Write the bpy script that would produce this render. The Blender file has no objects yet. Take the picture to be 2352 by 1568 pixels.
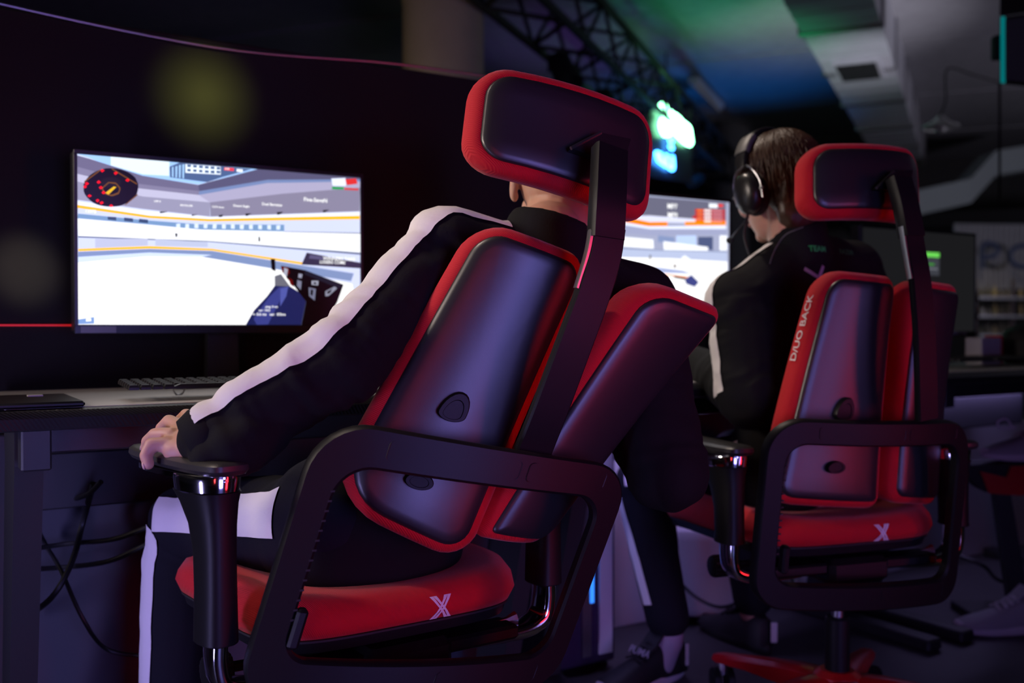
import bpy, bmesh, math, random
from mathutils import Vector, Matrix, noise
from mathutils.bvhtree import BVHTree
random.seed(7)
scene = bpy.context.scene
COL = scene.collection
V = Vector
R = math.radians

# ------------------------------------------------------------------ camera
CAM_H, PITCH, FPX = 0.875, R(0.85), 2287.0
cam_data = bpy.data.cameras.new('camera'); cam = bpy.data.objects.new('camera', cam_data); COL.objects.link(cam)
cam.location = (0, 0, CAM_H); cam.rotation_euler = (R(90) - PITCH, 0, 0)
cam_data.sensor_width = 36.0; cam_data.lens = 36.0 * FPX / 2352.0
cam_data.clip_start = 0.05; cam_data.clip_end = 100
cam_data.dof.use_dof = True; cam_data.dof.focus_distance = 1.52; cam_data.dof.aperture_fstop = 2.7
scene.camera = cam

# ------------------------------------------------------------------ world, exposure
world = bpy.data.worlds.new('world'); scene.world = world; world.use_nodes = True
bg = world.node_tree.nodes['Background']; bg.inputs[0].default_value = (0.30, 0.27, 0.42, 1); bg.inputs[1].default_value = 0.006
vs = scene.view_settings
vs.view_transform = 'Standard'; vs.look = 'None'; vs.exposure = 0.0; vs.gamma = 1.0; vs.use_curve_mapping = False

# ------------------------------------------------------------------ room lights
def aim(o, target):
    o.rotation_euler = (V(target) - o.location).to_track_quat('-Z', 'Y').to_euler()
def area(name, loc, target, sx, sy, power, color, spread=180):
    l = bpy.data.lights.new(name, 'AREA'); l.shape = 'RECTANGLE'; l.size = sx; l.size_y = sy; l.energy = power; l.color = color; l.spread = R(spread)
    o = bpy.data.objects.new(name, l); COL.objects.link(o); o.location = loc; aim(o, target); return o
def spot(name, loc, target, power, color, angle, blend=0.6, radius=0.03):
    l = bpy.data.lights.new(name, 'SPOT'); l.energy = power; l.color = color; l.spot_size = R(angle); l.spot_blend = blend; l.shadow_soft_size = radius
    o = bpy.data.objects.new(name, l); COL.objects.link(o); o.location = loc; aim(o, target); return o
# coloured LED walls and bars behind the camera, with added side fills
area('violet_led_wall', (1.20, -1.05, 0.70), (-0.05, 1.48, 0.80), 0.90, 1.3, 6.5, (0.30, 0.27, 1.0), 75)
area('red_led_bar', (1.66, 0.30, 0.70), (-0.05, 1.48, 0.80), 0.32, 1.3, 1.3, (1.0, 0.02, 0.04), 62)
area('red_led_bar_centre', (-0.30, -0.85, 1.15), (-0.05, 1.5, 0.95), 0.10, 1.0, 0.55, (1.0, 0.05, 0.06), 70)
area('low_violet_led_bar', (-1.45, 0.45, 0.30), (-0.62, 1.85, 0.45), 0.15, 0.7, 3.2, (0.46, 0.40, 1.0), 70)
area('violet_side_fill', (2.05, 0.55, 0.62), (0.72, 2.05, 0.70), 0.35, 1.0, 0.42, (0.40, 0.30, 1.0), 50)  # extra lamp added so the far chair's back catches a violet sheen
area('red_side_fill', (2.35, 1.05, 0.70), (0.78, 2.05, 0.85), 0.20, 1.0, 0.35, (1.0, 0.02, 0.03), 45)  # extra lamp added for the red sheen on the far chair's back
area('warm_side_fill', (-2.3, 1.15, 1.75), (0.5, 1.85, 0.95), 0.4, 0.5, 2.8, (1.0, 0.84, 0.74), 50)  # fill lamp added to brighten the left sides of the chairs
spot('warm_ceiling_spot', (-1.35, 1.75, 2.75), (-0.25, 1.60, 0.85), 62.0, (1.0, 0.80, 0.68), 30, 0.8, 0.05)
spot('warm_ceiling_spot_far', (-0.10, 3.0, 2.8), (0.55, 2.35, 1.0), 75.0, (1.0, 0.83, 0.70), 28, 0.8, 0.05)
spot('floor_pin_spot', (1.3, 4.4, 2.9), (1.06, 2.92, 0.0), 26.0, (0.92, 1.0, 0.95), 14, 1.0, 0.05)

# ------------------------------------------------------------------ materials
def _new(name):
    m = bpy.data.materials.new(name); m.use_nodes = True
    return m, m.node_tree, m.node_tree.nodes['Principled BSDF']
def mat(name, col, rough=0.5, metal=0.0, bump=None, spec=0.5, sheen=0.0, coat=0.0, sss=0.0, vary=0.0, weave=None):
    m, nt, b = _new(name)
    b.inputs['Base Color'].default_value = (*col, 1); b.inputs['Roughness'].default_value = rough
    b.inputs['Metallic'].default_value = metal; b.inputs['Specular IOR Level'].default_value = spec
    b.inputs['Sheen Weight'].default_value = sheen; b.inputs['Sheen Roughness'].default_value = 0.4
    b.inputs['Coat Weight'].default_value = coat
    if sss:
        b.inputs['Subsurface Weight'].default_value = sss; b.inputs['Subsurface Radius'].default_value = (1.0, 0.35, 0.2); b.inputs['Subsurface Scale'].default_value = 0.006
    tc = nt.nodes.new('ShaderNodeTexCoord')
    if vary:
        n = nt.nodes.new('ShaderNodeTexNoise'); n.inputs['Scale'].default_value = 9; n.inputs['Detail'].default_value = 6
        nt.links.new(tc.outputs['Object'], n.inputs['Vector'])
        mx = nt.nodes.new('ShaderNodeMix'); mx.data_type = 'RGBA'
        mx.inputs['A'].default_value = (*[c * (1 - vary) for c in col], 1); mx.inputs['B'].default_value = (*[min(1, c * (1 + vary)) for c in col], 1)
        nt.links.new(n.outputs['Fac'], mx.inputs['Factor']); nt.links.new(mx.outputs['Result'], b.inputs['Base Color'])
    if bump:
        n = nt.nodes.new('ShaderNodeTexNoise'); n.inputs['Scale'].default_value = bump[0]; n.inputs['Detail'].default_value = 4
        nt.links.new(tc.outputs['Object'], n.inputs['Vector'])
        bp = nt.nodes.new('ShaderNodeBump'); bp.inputs['Strength'].default_value = bump[1]; bp.inputs['Distance'].default_value = 0.002
        nt.links.new(n.outputs['Fac'], bp.inputs['Height']); nt.links.new(bp.outputs['Normal'], b.inputs['Normal'])
    if weave:
        w = nt.nodes.new('ShaderNodeTexWave'); w.wave_type = 'BANDS'; w.bands_direction = 'DIAGONAL'; w.inputs['Scale'].default_value = weave[0]; w.inputs['Distortion'].default_value = 0.6
        nt.links.new(tc.outputs['Object'], w.inputs['Vector'])
        bp = nt.nodes.new('ShaderNodeBump'); bp.inputs['Strength'].default_value = weave[1]; bp.inputs['Distance'].default_value = 0.001
        nt.links.new(w.outputs['Color'], bp.inputs['Height']); nt.links.new(bp.outputs['Normal'], b.inputs['Normal'])
    return m
def emit(name, col, strength):
    m, nt, b = _new(name)
    b.inputs['Base Color'].default_value = (0, 0, 0, 1); b.inputs['Emission Color'].default_value = (*col, 1); b.inputs['Emission Strength'].default_value = strength
    return m
def emit_attr(name, strength):
    m, nt, b = _new(name)
    a = nt.nodes.new('ShaderNodeAttribute'); a.attribute_name = 'picture'
    b.inputs['Base Color'].default_value = (0.01, 0.01, 0.01, 1); b.inputs['Roughness'].default_value = 0.3
    nt.links.new(a.outputs['Color'], b.inputs['Emission Color']); b.inputs['Emission Strength'].default_value = strength
    return m
M = dict(
    red=mat('red_knit', (0.56, 0.002, 0.010), 0.85, sheen=0.15, weave=(160, 0.5)),
    shell=mat('black_shell', (0.016, 0.016, 0.019), 0.38, bump=(900, 0.05), spec=0.85),
    plastic=mat('black_plastic', (0.008, 0.008, 0.0095), 0.44, bump=(1200, 0.08), spec=0.24),
    matte=mat('matte_black', (0.012, 0.012, 0.013), 0.7),
    chrome=mat('chrome', (0.80, 0.80, 0.82), 0.10, 1.0),
    steel=mat('brushed_steel', (0.45, 0.45, 0.47), 0.32, 1.0),
    arm_pad=mat('arm_pad', (0.028, 0.027, 0.028), 0.38, bump=(400, 0.1)),
    gloss_red=mat('painted_red', (0.45, 0.006, 0.010), 0.35),
    jacket=mat('black_jacket_cloth', (0.0075, 0.0075, 0.0085), 0.9, bump=(260, 0.25), spec=0.2),
    trousers=mat('navy_black_trousers', (0.0080, 0.0080, 0.013), 0.9, bump=(260, 0.25), spec=0.2),
    white_cloth=mat('white_cloth', (0.74, 0.71, 0.72), 0.85, bump=(90, 0.35)),
    grey_cloth=mat('grey_sock', (0.32, 0.29, 0.36), 0.9, bump=(300, 0.4)),
    skin=mat('skin', (0.60, 0.33, 0.24), 0.5, sss=0.25, bump=(220, 0.06), vary=0.06),
    lips=mat('lips', (0.42, 0.16, 0.13), 0.45),
    eye=mat('eye', (0.75, 0.74, 0.72), 0.15),
    hair=mat('brown_hair', (0.060, 0.030, 0.016), 0.42, vary=0.5),
    hair_dark=mat('dark_hair', (0.012, 0.009, 0.007), 0.5),
    headset=mat('headset_black', (0.016, 0.016, 0.017), 0.30, bump=(500, 0.05)),
    headset_pad=mat('headset_pad', (0.10, 0.10, 0.10), 0.5),
    white_print=mat('white_print', (0.78, 0.74, 0.78), 0.7),
    lilac_print=mat('lilac_print', (0.30, 0.28, 0.36), 0.6),
    green_print=mat('green_print', (0.02, 0.42, 0.09), 0.6),
    desk_top=mat('grey_desk_mat', (0.46, 0.45, 0.45), 0.45, bump=(400, 0.2), vary=0.15),
    carbon=mat('carbon_edge', (0.016, 0.016, 0.018), 0.32, weave=(90, 0.6)),
    desk_metal=mat('black_powder_coat', (0.020, 0.020, 0.023), 0.5, bump=(700, 0.15)),
    monitor=mat('monitor_black', (0.010, 0.010, 0.011), 0.38),
    sticker=mat('grey_sticker', (0.16, 0.16, 0.17), 0.45),
    keys=mat('keycap_black', (0.018, 0.018, 0.020), 0.45),
    cable=mat('black_cable', (0.012, 0.012, 0.013), 0.45),
    wall_black=mat('black_partition', (0.014, 0.012, 0.011), 0.7, bump=(60, 0.12), vary=0.12, spec=0.12),
    wall_white=mat('off_white_wall', (0.55, 0.54, 0.56), 0.8, bump=(80, 0.1), vary=0.05),
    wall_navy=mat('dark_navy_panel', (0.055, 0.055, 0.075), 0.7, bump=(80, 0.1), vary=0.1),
    wall_dim=mat('dark_wall', (0.09, 0.085, 0.085), 0.85, bump=(20, 0.2), vary=0.15),
    floor=mat('dark_floor', (0.060, 0.058, 0.062), 0.55, bump=(30, 0.1), vary=0.25),
    concrete=mat('painted_concrete', (0.36, 0.35, 0.37), 0.9, bump=(12, 0.4), vary=0.18),
    column=mat('beige_column', (0.44, 0.37, 0.25), 0.8, vary=0.1),
    galv=mat('galvanised_sheet', (0.62, 0.62, 0.66), 0.45, 0.3, vary=0.12),
    pc_white=mat('white_cabinet', (0.60, 0.59, 0.62), 0.5),
    shoe_black=mat('shoe_black', (0.010, 0.010, 0.012), 0.6, bump=(200, 0.2)),
    shoe_grey=mat('shoe_grey', (0.34, 0.34, 0.37), 0.75, bump=(200, 0.3)),
    shoe_white=mat('shoe_white', (0.62, 0.60, 0.64), 0.7),
    glass=mat('bottle_glass', (0.25, 0.22, 0.16), 0.15, spec=0.8),
    brass=mat('bottle_amber', (0.50, 0.38, 0.18), 0.3),
    lamp_white=mat('white_enamel', (0.7, 0.7, 0.68), 0.4),
    blue_letter=mat('blue_letter', (0.05, 0.07, 0.16), 0.5),
)

# ------------------------------------------------------------------ mesh helpers
def ray(x, y):
    c, s = math.cos(PITCH), math.sin(PITCH); a = (x - 1176) / FPX; b = (784 - y) / FPX
    return V((a, c + b * s, -s + b * c))
def at(x, y, Y):
    """landmark seen at (x, y), standing Y metres in front of the camera"""
    r = ray(x, y); return V((0, 0, CAM_H)) + r * (Y / r.y)
def link(name, me, material, parent=None):
    o = bpy.data.objects.new(name, me); COL.objects.link(o)
    if material is not None and not me.materials: me.materials.append(material)
    if parent is not None: o.parent = parent
    return o
def origin(parent):
    p = V((0, 0, 0)); o = parent
    while o is not None: p = p + o.location; o = o.parent
    return p
def thing(name, label, cat, loc=(0, 0, 0), group=None):
    o = bpy.data.objects.new(name, None); COL.objects.link(o); o.empty_display_size = 0.1; o.location = loc
    return tag(o, label, cat, group)
def tag(o, label, cat, group=None, kind=None):
    o['label'] = label; o['category'] = cat
    if group: o['group'] = group
    if kind: o['kind'] = kind
    return o
def structure(o, label=None, cat=None):
    o['kind'] = 'structure'
    if label: o['label'] = label
    if cat: o['category'] = cat
    return o
class MB:
    def __init__(s): s.v = []; s.f = []
    def add(s, vs, fs):
        k = len(s.v); s.v += [V(p) for p in vs]; s.f += [tuple(i + k for i in f) for f in fs]; return s
    def loft(s, rings, cap0=True, cap1=True, closed=False):
        n = len(rings[0]); vs = [p for r in rings for p in r]; fs = []
        m = len(rings)
        for i in range(m if closed else m - 1):
            j = (i + 1) % m
            for k in range(n): fs.append((i * n + k, i * n + (k + 1) % n, j * n + (k + 1) % n, j * n + k))
        if not closed:
            if cap0: fs.append(tuple(range(n))[::-1])
            if cap1: fs.append(tuple((m - 1) * n + k for k in range(n)))
        return s.add(vs, fs)
    def box(s, c, half, axes=None, bev=0.0):
        c = V(c); ax = axes or (V((1, 0, 0)), V((0, 1, 0)), V((0, 0, 1)))
        hx, hy, hz = half; b = min(bev, hx * .9, hy * .9, hz * .9)
        def ring(ix, z):
            x, y = hx - ix, hy - ix; e = b if ix == 0 else b * .4
            if b == 0: pts = [(-x, -y), (x, -y), (x, y), (-x, y)]
            else: pts = [(-x + e, -y), (x - e, -y), (x, -y + e), (x, y - e), (x - e, y), (-x + e, y), (-x, y - e), (-x, -y + e)]
            return [c + ax[0] * p[0] + ax[1] * p[1] + ax[2] * z for p in pts]
        if b == 0: return s.loft([ring(0, -hz), ring(0, hz)])
        return s.loft([ring(b, -hz), ring(0, -hz + b), ring(0, hz - b), ring(b, hz)])
    def tube(s, path, rad, n=10, caps=True, flat=None):
        path = [V(p) for p in path]; m = len(path); rad = rad if isinstance(rad, (list, tuple)) else [rad] * m
        rings = []; up = None
        for i in range(m):
            t = (path[min(i + 1, m - 1)] - path[max(i - 1, 0)]).normalized()
            if up is None:
                up = V((0, 0, 1)) if abs(t.z) < .9 else V((0, 1, 0))
            a = t.cross(up).normalized(); bb = a.cross(t).normalized(); up = bb
            rings.append([path[i] + (a * math.cos(2 * math.pi * k / n) + bb * math.sin(2 * math.pi * k / n)) * rad[i] for k in range(n)])
        return s.loft(rings, caps, caps)
    def lathe(s, prof, c=(0, 0, 0), axis=(0, 0, 1), n=24):
        c = V(c); ax = V(axis).normalized(); u = ax.orthogonal().normalized(); w = ax.cross(u)
        return s.loft([[c + ax * z + (u * math.cos(2 * math.pi * k / n) + w * math.sin(2 * math.pi * k / n)) * max(r, 1e-4) for k in range(n)] for r, z in prof])
    def prism(s, pts, d):
        d = V(d); a = [V(p) for p in pts]
        return s.loft([a, [p + d for p in a]])
    def mesh(s, name, off=V((0, 0, 0)), smooth=None, weld=False):
        me = bpy.data.meshes.new(name); me.from_pydata([p - off for p in s.v], [], s.f); me.validate()
        bm = bmesh.new(); bm.from_mesh(me)
        if weld: bmesh.ops.remove_doubles(bm, verts=bm.verts, dist=1e-5)
        bmesh.ops.recalc_face_normals(bm, faces=bm.faces)
        if smooth:
            for f in bm.faces: f.smooth = True
            for e in bm.edges:
                if len(e.link_faces) == 2 and e.calc_face_angle(0) > R(smooth): e.smooth = False
        bm.to_mesh(me); bm.free(); return me
    def build(s, name, material, parent=None, smooth=35, weld=False):
        return link(name, s.mesh(name, origin(parent), smooth, weld), material, parent)
def spline(pts, n=8):
    pts = [V(p) for p in pts]; out = []
    P = [pts[0] * 2 - pts[1]] + pts + [pts[-1] * 2 - pts[-2]]
    for i in range(1, len(P) - 2):
        a, b, c, d = P[i - 1:i + 3]
        for k in range(n):
            t = k / n
            out.append(.5 * ((2 * b) + (c - a) * t + (2 * a - 5 * b + 4 * c - d) * t * t + (3 * b - a - 3 * c + d) * t ** 3))
    out.append(pts[-1]); return out
def lerp(a, b, t): return a + (b - a) * t
class Quad:
    """a four-cornered curved patch: u left to right, v bottom to top, w out of the back"""
    def __init__(s, TL, TR, BL, BR, bu=0.0, bv=0.0):
        s.c = [V(p) for p in (TL, TR, BL, BR)]; TL, TR, BL, BR = s.c
        s.n = (TR - BL).cross(TL - BR).normalized()
        if s.n.y > 0: s.n = -s.n
        s.lu = ((TR - TL).length + (BR - BL).length) / 2; s.lv = ((TL - BL).length + (TR - BR).length) / 2; s.bu = bu; s.bv = bv
    def p(s, u, v, w=0):
        TL, TR, BL, BR = s.c
        w = w + s.bu * (1 - (2 * u - 1) ** 2) + s.bv * (1 - (2 * v - 1) ** 2)
        return lerp(lerp(BL, BR, u), lerp(TL, TR, u), v) + s.n * w
    def outline(s, ins, rad, nc=7, ne=6):
        """rounded outline in (u, v); ins = l, r, b, t insets in metres"""
        if not isinstance(ins, (tuple, list)): ins = (ins,) * 4
        l, r, b, t = ins; x0, x1, y0, y1 = l, s.lu - r, b, s.lv - t
        if not isinstance(rad, (tuple, list)): rad = (rad,) * 4
        cs = [(x0, y0, 1, 1, 180, rad[0]), (x1, y0, -1, 1, 270, rad[1]), (x1, y1, -1, -1, 0, rad[2]), (x0, y1, 1, -1, 90, rad[3])]
        pts = []
        for x, y, sx, sy, a0, q in cs:
            q = max(q, .002)
            for k in range(nc + 1):
                a = R(a0 + 90 * k / nc); pts.append((x + sx * q + q * math.cos(a), y + sy * q + q * math.sin(a), k == nc))
        out = []
        for i, (x, y, e) in enumerate(pts):
            out.append((x / s.lu, y / s.lv))
            if e:
                x2, y2, _ = pts[(i + 1) % len(pts)]
                for k in range(1, ne): out.append((lerp(x, x2, k / ne) / s.lu, lerp(y, y2, k / ne) / s.lv))
        return out
    def ring(s, o, w): return [s.p(u, v, w) for u, v in o]
    def pillow(s, rad, rings, base=(0, 0, 0, 0), mb=None, shrink=7, wcap=0.0):
        """closed cushion: rings = (inset, w); both ends are closed by shrinking rings"""
        mb = mb or MB(); L = []
        def ol(i): return s.outline(tuple(b + i for b in base), tuple(max(q - i, .004) for q in (rad if isinstance(rad, (tuple, list)) else (rad,) * 4)))
        def shrunk(o, k):
            cu = sum(p[0] for p in o) / len(o); cv = sum(p[1] for p in o) / len(o)
            return [(cu + (u - cu) * k, cv + (v - cv) * k) for u, v in o]
        o0 = ol(rings[0][0])
        for k in range(1, shrink): L.append(s.ring(shrunk(o0, k / shrink), rings[0][1] + wcap * (1 - (k / shrink) ** 2)))
        for i, w in rings: L.append(s.ring(ol(i), w))
        o1 = ol(rings[-1][0])
        for k in range(shrink - 1, 0, -1): L.append(s.ring(shrunk(o1, k / shrink), rings[-1][1]))
        return mb.loft(L)
def text_mesh(body, size, place, off=V((0, 0, 0)), bold=0.0):
    """flat lettering; place maps the (x, y) of the type onto a surface"""
    cu = bpy.data.curves.new('type', 'FONT'); cu.body = body; cu.size = size; cu.offset = bold; cu.resolution_u = 3
    o = bpy.data.objects.new('type', cu); COL.objects.link(o); bpy.context.view_layer.update()
    me = bpy.data.meshes.new_from_object(o.evaluated_get(bpy.context.evaluated_depsgraph_get()))
    for v in me.vertices: v.co = V(place(v.co.x, v.co.y)) - off
    bpy.data.objects.remove(o); bpy.data.curves.remove(cu); me.materials.clear(); return me
def copy_tree(o, parent=None):
    c = o.copy(); COL.objects.link(c); c.parent = parent
    for ch in o.children: copy_tree(ch, c)
    return c

# ------------------------------------------------------------------ the room
# the desk row runs along ROW, its players look along AHEAD
ROW = V((0.848, 0.530, 0)); AHEAD = V((-0.530, 0.848, 0)); DESK0 = V((-0.601, 2.12, 0)); ROW_YAW = math.atan2(0.530, 0.848)
def rowp(s, p, z): return DESK0 + ROW * s + AHEAD * p + V((0, 0, z))
UP = V((0, 0, 1))
CEIL = 3.2
AX = V((0.375, 0.927, 0)); AXN = V((0.927, -0.375, 0))          # the hall's long direction
def hall(a, b, z): return AX * a + AXN * b + V((0, 0, z))       # a along the hall, b to the right

structure(MB().prism([(-9, -5, 0), (12, -5, 0), (12, 19, 0), (-9, 19, 0)], (0, 0, -0.05)).build('floor', M['floor'], smooth=None))
ceiling = structure(MB().prism([(-9, -5, CEIL), (12, -5, CEIL), (12, 19, CEIL), (-9, 19, CEIL)], (0, 0, 0.1)).build('ceiling', M['concrete'], smooth=None))
wf = structure(MB().prism([hall(15, -12, 0), hall(15, 12, 0), hall(15.1, 12, 0), hall(15.1, -12, 0)], (0, 0, CEIL)).build('wall_far', M['wall_dim'], smooth=None))
# recessed joints between the ceiling slabs are shallow ribs
for k in range(4):
    a = 6.6 + k * 2.1
    b = MB().prism([hall(a, -6, CEIL - .012), hall(a, 7, CEIL - .012), hall(a + .05, 7, CEIL - .012), hall(a + .05, -6, CEIL - .012)], (0, 0, .02))
    b.build('joint_strip', M['concrete'], ceiling, None)
# black partition behind the first desk, with a hanging edge wire and a red light line
part = MB().box(rowp(-0.02, 0.165, 0.76), (0.90, 0.02, 0.76), (ROW, AHEAD, UP), 0.004)
part = structure(part.build('wall_partition', M['wall_black'], smooth=None))
MB().box(rowp(-0.42, 0.1415, 0.878), (0.22, 0.003, 0.0018), (ROW, AHEAD, UP)).build('red_light_line', emit('red_line', (1.0, 0.02, 0.02), 0.5), part, None)
# black drape bunched over the top of the partition
rail = spline([rowp(-1.0, 0.12, 1.60), rowp(-0.55, 0.13, 1.535), rowp(0.0, 0.135, 1.50), rowp(0.45, 0.135, 1.525), rowp(0.87, 0.135, 1.53)], 8)
tag(MB().tube(rail, 0.0035, 8).build('steel_wire', M['steel']), 'thin steel wire strung along the top of the black partition', 'wire')
# low back panels under the desks: the first dark navy, the others white
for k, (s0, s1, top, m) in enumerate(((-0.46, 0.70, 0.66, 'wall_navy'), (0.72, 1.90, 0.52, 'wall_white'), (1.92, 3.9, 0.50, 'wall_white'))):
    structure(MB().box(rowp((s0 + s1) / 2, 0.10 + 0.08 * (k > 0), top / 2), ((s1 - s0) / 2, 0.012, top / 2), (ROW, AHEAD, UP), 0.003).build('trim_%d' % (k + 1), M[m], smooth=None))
# round column
c = at(1018, 60, 5.2); c.z = 0
col = MB().lathe([(0.21, 0), (0.21, 2.55), (0.213, 2.551), (0.213, 2.57), (0.21, 2.571), (0.21, CEIL)], c, n=40)
structure(col.build('wall_column', M['column']))
# second, farther column
c2 = at(1672, 330, 11.5); c2.z = 0
structure(MB().lathe([(0.24, 0), (0.24, CEIL)], c2, n=32).build('wall_column_far', M['wall_dim']))

# galvanised air duct under the ceiling, one mesh per sheet section
duct = thing('air_duct', 'galvanised rectangular air duct running under the ceiling', 'air duct', hall(6.0, 0, 2.8))
d0, d1 = at(1895, 0, 5.87), at(2046, 335, 10.5); dd = (d1 - d0); dd.z = 0; L = dd.length; dd.normalize(); dn = V((dd.y, -dd.x, 0))
d0 = V((d0.x, d0.y, 2.83)) - dd * 1.6; L += 3.2
n = 7
for k in range(n):
    a, b = L * k / n, L * (k + 1) / n - 0.03
    sec = MB(); w, h = 0.25, 0.19
    for q in range(9):   # shallow pressed ribs across the sheet
        x0 = lerp(a, b, q / 9); x1 = lerp(a, b, (q + 1) / 9)
        sec.box(d0 + dd * (x0 + x1) / 2 + UP * (h + (.004 if q % 2 else 0)), (w, (x1 - x0) / 2, h), (dn, dd, UP))
    s_ = sec.build('duct_section', M['galv'], duct, None)
    MB().box(d0 + dd * (b + .015) + UP * h, (w + .022, .02, h + .022), (dn, dd, UP), .004).build('flange', M['steel'], s_, None)
g = d0 + dd * (1.6 + (L - 3.2) * .37)
grille = MB().box(g - UP * .012, (.17, .30, .012), (dn, dd, UP), .004).build('vent_frame', M['galv'], duct, None)
MB().box(g - UP * .026, (.14, .25, .004), (dn, dd, UP)).build('vent_opening', M['matte'], grille, None)
for q in range(6): MB().box(g - UP * .032 + dd * (-.2 + q * .08), (.14, .006, .004), (dn, dd, UP)).build('louvre', M['matte'], grille, None)

# lattice truss with the neon sign
tr = thing('lattice_truss', 'black lattice truss hung below the ceiling beyond the partition', 'truss', (0.03, 4.95, 2.5))
t0 = at(1165, -20, 4.95); t1 = at(1690, 455, 12.4); t0.z = t1.z = 2.5
td = (t1 - t0); TL_ = td.length; td.normalize(); tn = V((td.y, -td.x, 0)); t0 = t0 - td * 1.0; TL_ += 1.6
for dz in (0, .32):
    for dx in (-.16, .16): MB().tube([t0 + tn * dx + UP * dz, t0 + td * TL_ + tn * dx + UP * dz], .024, 8).build('chord', M['matte'], tr)
n = 26; st = TL_ / n
for face in range(4):
    for k in range(n):
        a = t0 + td * st * k; b = t0 + td * st * (k + 1)
        if face < 2:
            x = (-.16, .16)[face]; p, q = (0, .32) if k % 2 else (.32, 0)
            P0, P1 = a + tn * x + UP * p, b + tn * x + UP * q
        else:
            z = (0, .32)[face - 2]; p, q = (-.16, .16) if k % 2 else (.16, -.16)
            P0, P1 = a + tn * p + UP * z, b + tn * q + UP * z
        MB().tube([P0, P1], .013, 6).build('brace', M['matte'], tr)
for f in (.2, .5, .8):
    MB().tube([t0 + td * TL_ * f + UP * .32, t0 + td * TL_ * f + UP * (CEIL - 2.5)], .008, 6).build('hanger', M['matte'], tr)
# stage lamps hanging from the truss
for i, f in enumerate((.20, .30, .62)):
    p = t0 + td * TL_ * f - UP * .14
    s_ = thing('stage_lamp', ['black stage lamp hanging from the near end of the truss', 'black stage lamp on the truss above the red headrest', 'black stage lamp on the truss beside the neon sign'][i], 'lamp', p, 'stage lamps on the truss')
    MB().lathe([(.05, -.11), (.07, -.08), (.07, .05), (.085, .06), (.085, .12), (.075, .12), (.06, .09)], p, (.3, -.5, -.8), 16).build('housing', M['matte'], s_)
    MB().tube([p + tn * .09, p + tn * .09 + UP * .10, p + tn * .15 + UP * .13, p + tn * .15 + UP * .16, p + tn * .15 + UP * .10, p - tn * .09 + UP * .10, p - tn * .09], .008, 6).build('yoke', M['matte'], s_)
# neon sign in the plane of the truss
def onplane(x, y, P, nrm):
    r = ray(x, y); o = V((0, 0, CAM_H)); return o + r * ((P - o).dot(nrm) / r.dot(nrm))
NP = at(1550, 300, 7.9); NN = V((0.75, -0.66, 0)).normalized()
sign = thing('neon_sign', 'glowing green and blue neon sign hung from the truss', 'neon sign', NP)
neon_g = emit('neon_green', (0.25, 1.0, 0.48), 16.0); neon_b = emit('neon_blue', (0.05, 0.32, 1.0), 18.0)
def neon(pts, m, r=.013, k=5): MB().tube(spline([onplane(x, y, NP, NN) for x, y in pts], k), r, 8).build('neon_tube', m, sign)
neon([(1516, 246), (1524, 242), (1530, 262), (1520, 285), (1528, 308), (1538, 300), (1534, 270), (1540, 258)], neon_g, .020)
neon([(1522, 252), (1528, 280), (1534, 306), (1544, 296), (1548, 270), (1556, 276), (1552, 300), (1560, 312)], neon_g, .020)
neon([(1540, 262), (1552, 268), (1566, 282), (1580, 294), (1584, 312), (1586, 330)], neon_g, .020)
neon([(1548, 284), (1560, 292), (1566, 314), (1574, 322), (1576, 300), (1570, 290)], neon_g, .020)
neon([(1556, 302), (1564, 316), (1578, 328), (1585, 331)], neon_g, .018)
neon([(1508, 348), (1512, 364), (1516, 370), (1530, 380)], neon_b, .014)
neon([(1516, 350), (1518, 366), (1530, 372), (1530, 354)], neon_b, .014)
neon([(1532, 378), (1544, 388), (1545, 374), (1543, 358)], neon_b, .014)
neon([(1538, 320), (1543, 326)], neon_b, .014); neon([(1539, 334), (1544, 342)], neon_b, .014)
back = [onplane(x, y, NP, NN) for x, y in ((1500, 236), (1596, 300), (1598, 420), (1500, 405))]
MB().prism([p - NN * .03 for p in back], -NN * .012).build('backing_panel', mat('neon_backing', (.03, .03, .05), .25), sign, None)
for x in (1512, 1585):
    p = onplane(x, 250, NP, NN); MB().tube([p, V((p.x, p.y, 2.55))], .006, 6).build('hanging_rod', M['matte'], sign)
spot('green_ceiling_glow', (1.6, 6.7, 0.9), (1.55, 7.0, CEIL), 40, (0.01, 1.0, 0.32), 52, 1.0, .15)  # unseen lamp added low down to spread a green glow over the ceiling
spot('blue_ceiling_glow', (2.0, 9.4, 0.9), (2.0, 9.4, CEIL), 60, (0.02, 0.25, 1.0), 75, 1.0, .15)  # added lamp without a fixture, for the blue part of the ceiling glow
spot('violet_ceiling_glow', (0.9, 8.2, 0.9), (0.7, 8.2, CEIL), 20, (0.30, 0.08, 1.0), 70, 1.0, .2)  # added lamp without a fixture, for the faint violet ceiling glow
area('hall_fill', hall(7.5, 5.2, 1.3), hall(8.5, 2.5, 3.0), 1.0, 0.5, 26, (0.82, 0.78, 1.0), 120)
# slim fluorescent batten on the ceiling
a, b = at(1592, 178, 9.2), at(1652, 236, 10.3); a.z = b.z = CEIL - .05; e = (b - a).normalized(); en = V((e.y, -e.x, 0))
fl = thing('ceiling_batten', 'unlit slim fluorescent batten on the blue-lit ceiling', 'ceiling light', (a + b) / 2)
MB().box((a + b) / 2, (.05, (b - a).length / 2, .03), (en, e, UP), .008).build('housing', M['lamp_white'], fl, None)
MB().tube([a - UP * .045, b - UP * .045], .016, 8).build('tube', M['lamp_white'], fl)
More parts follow.
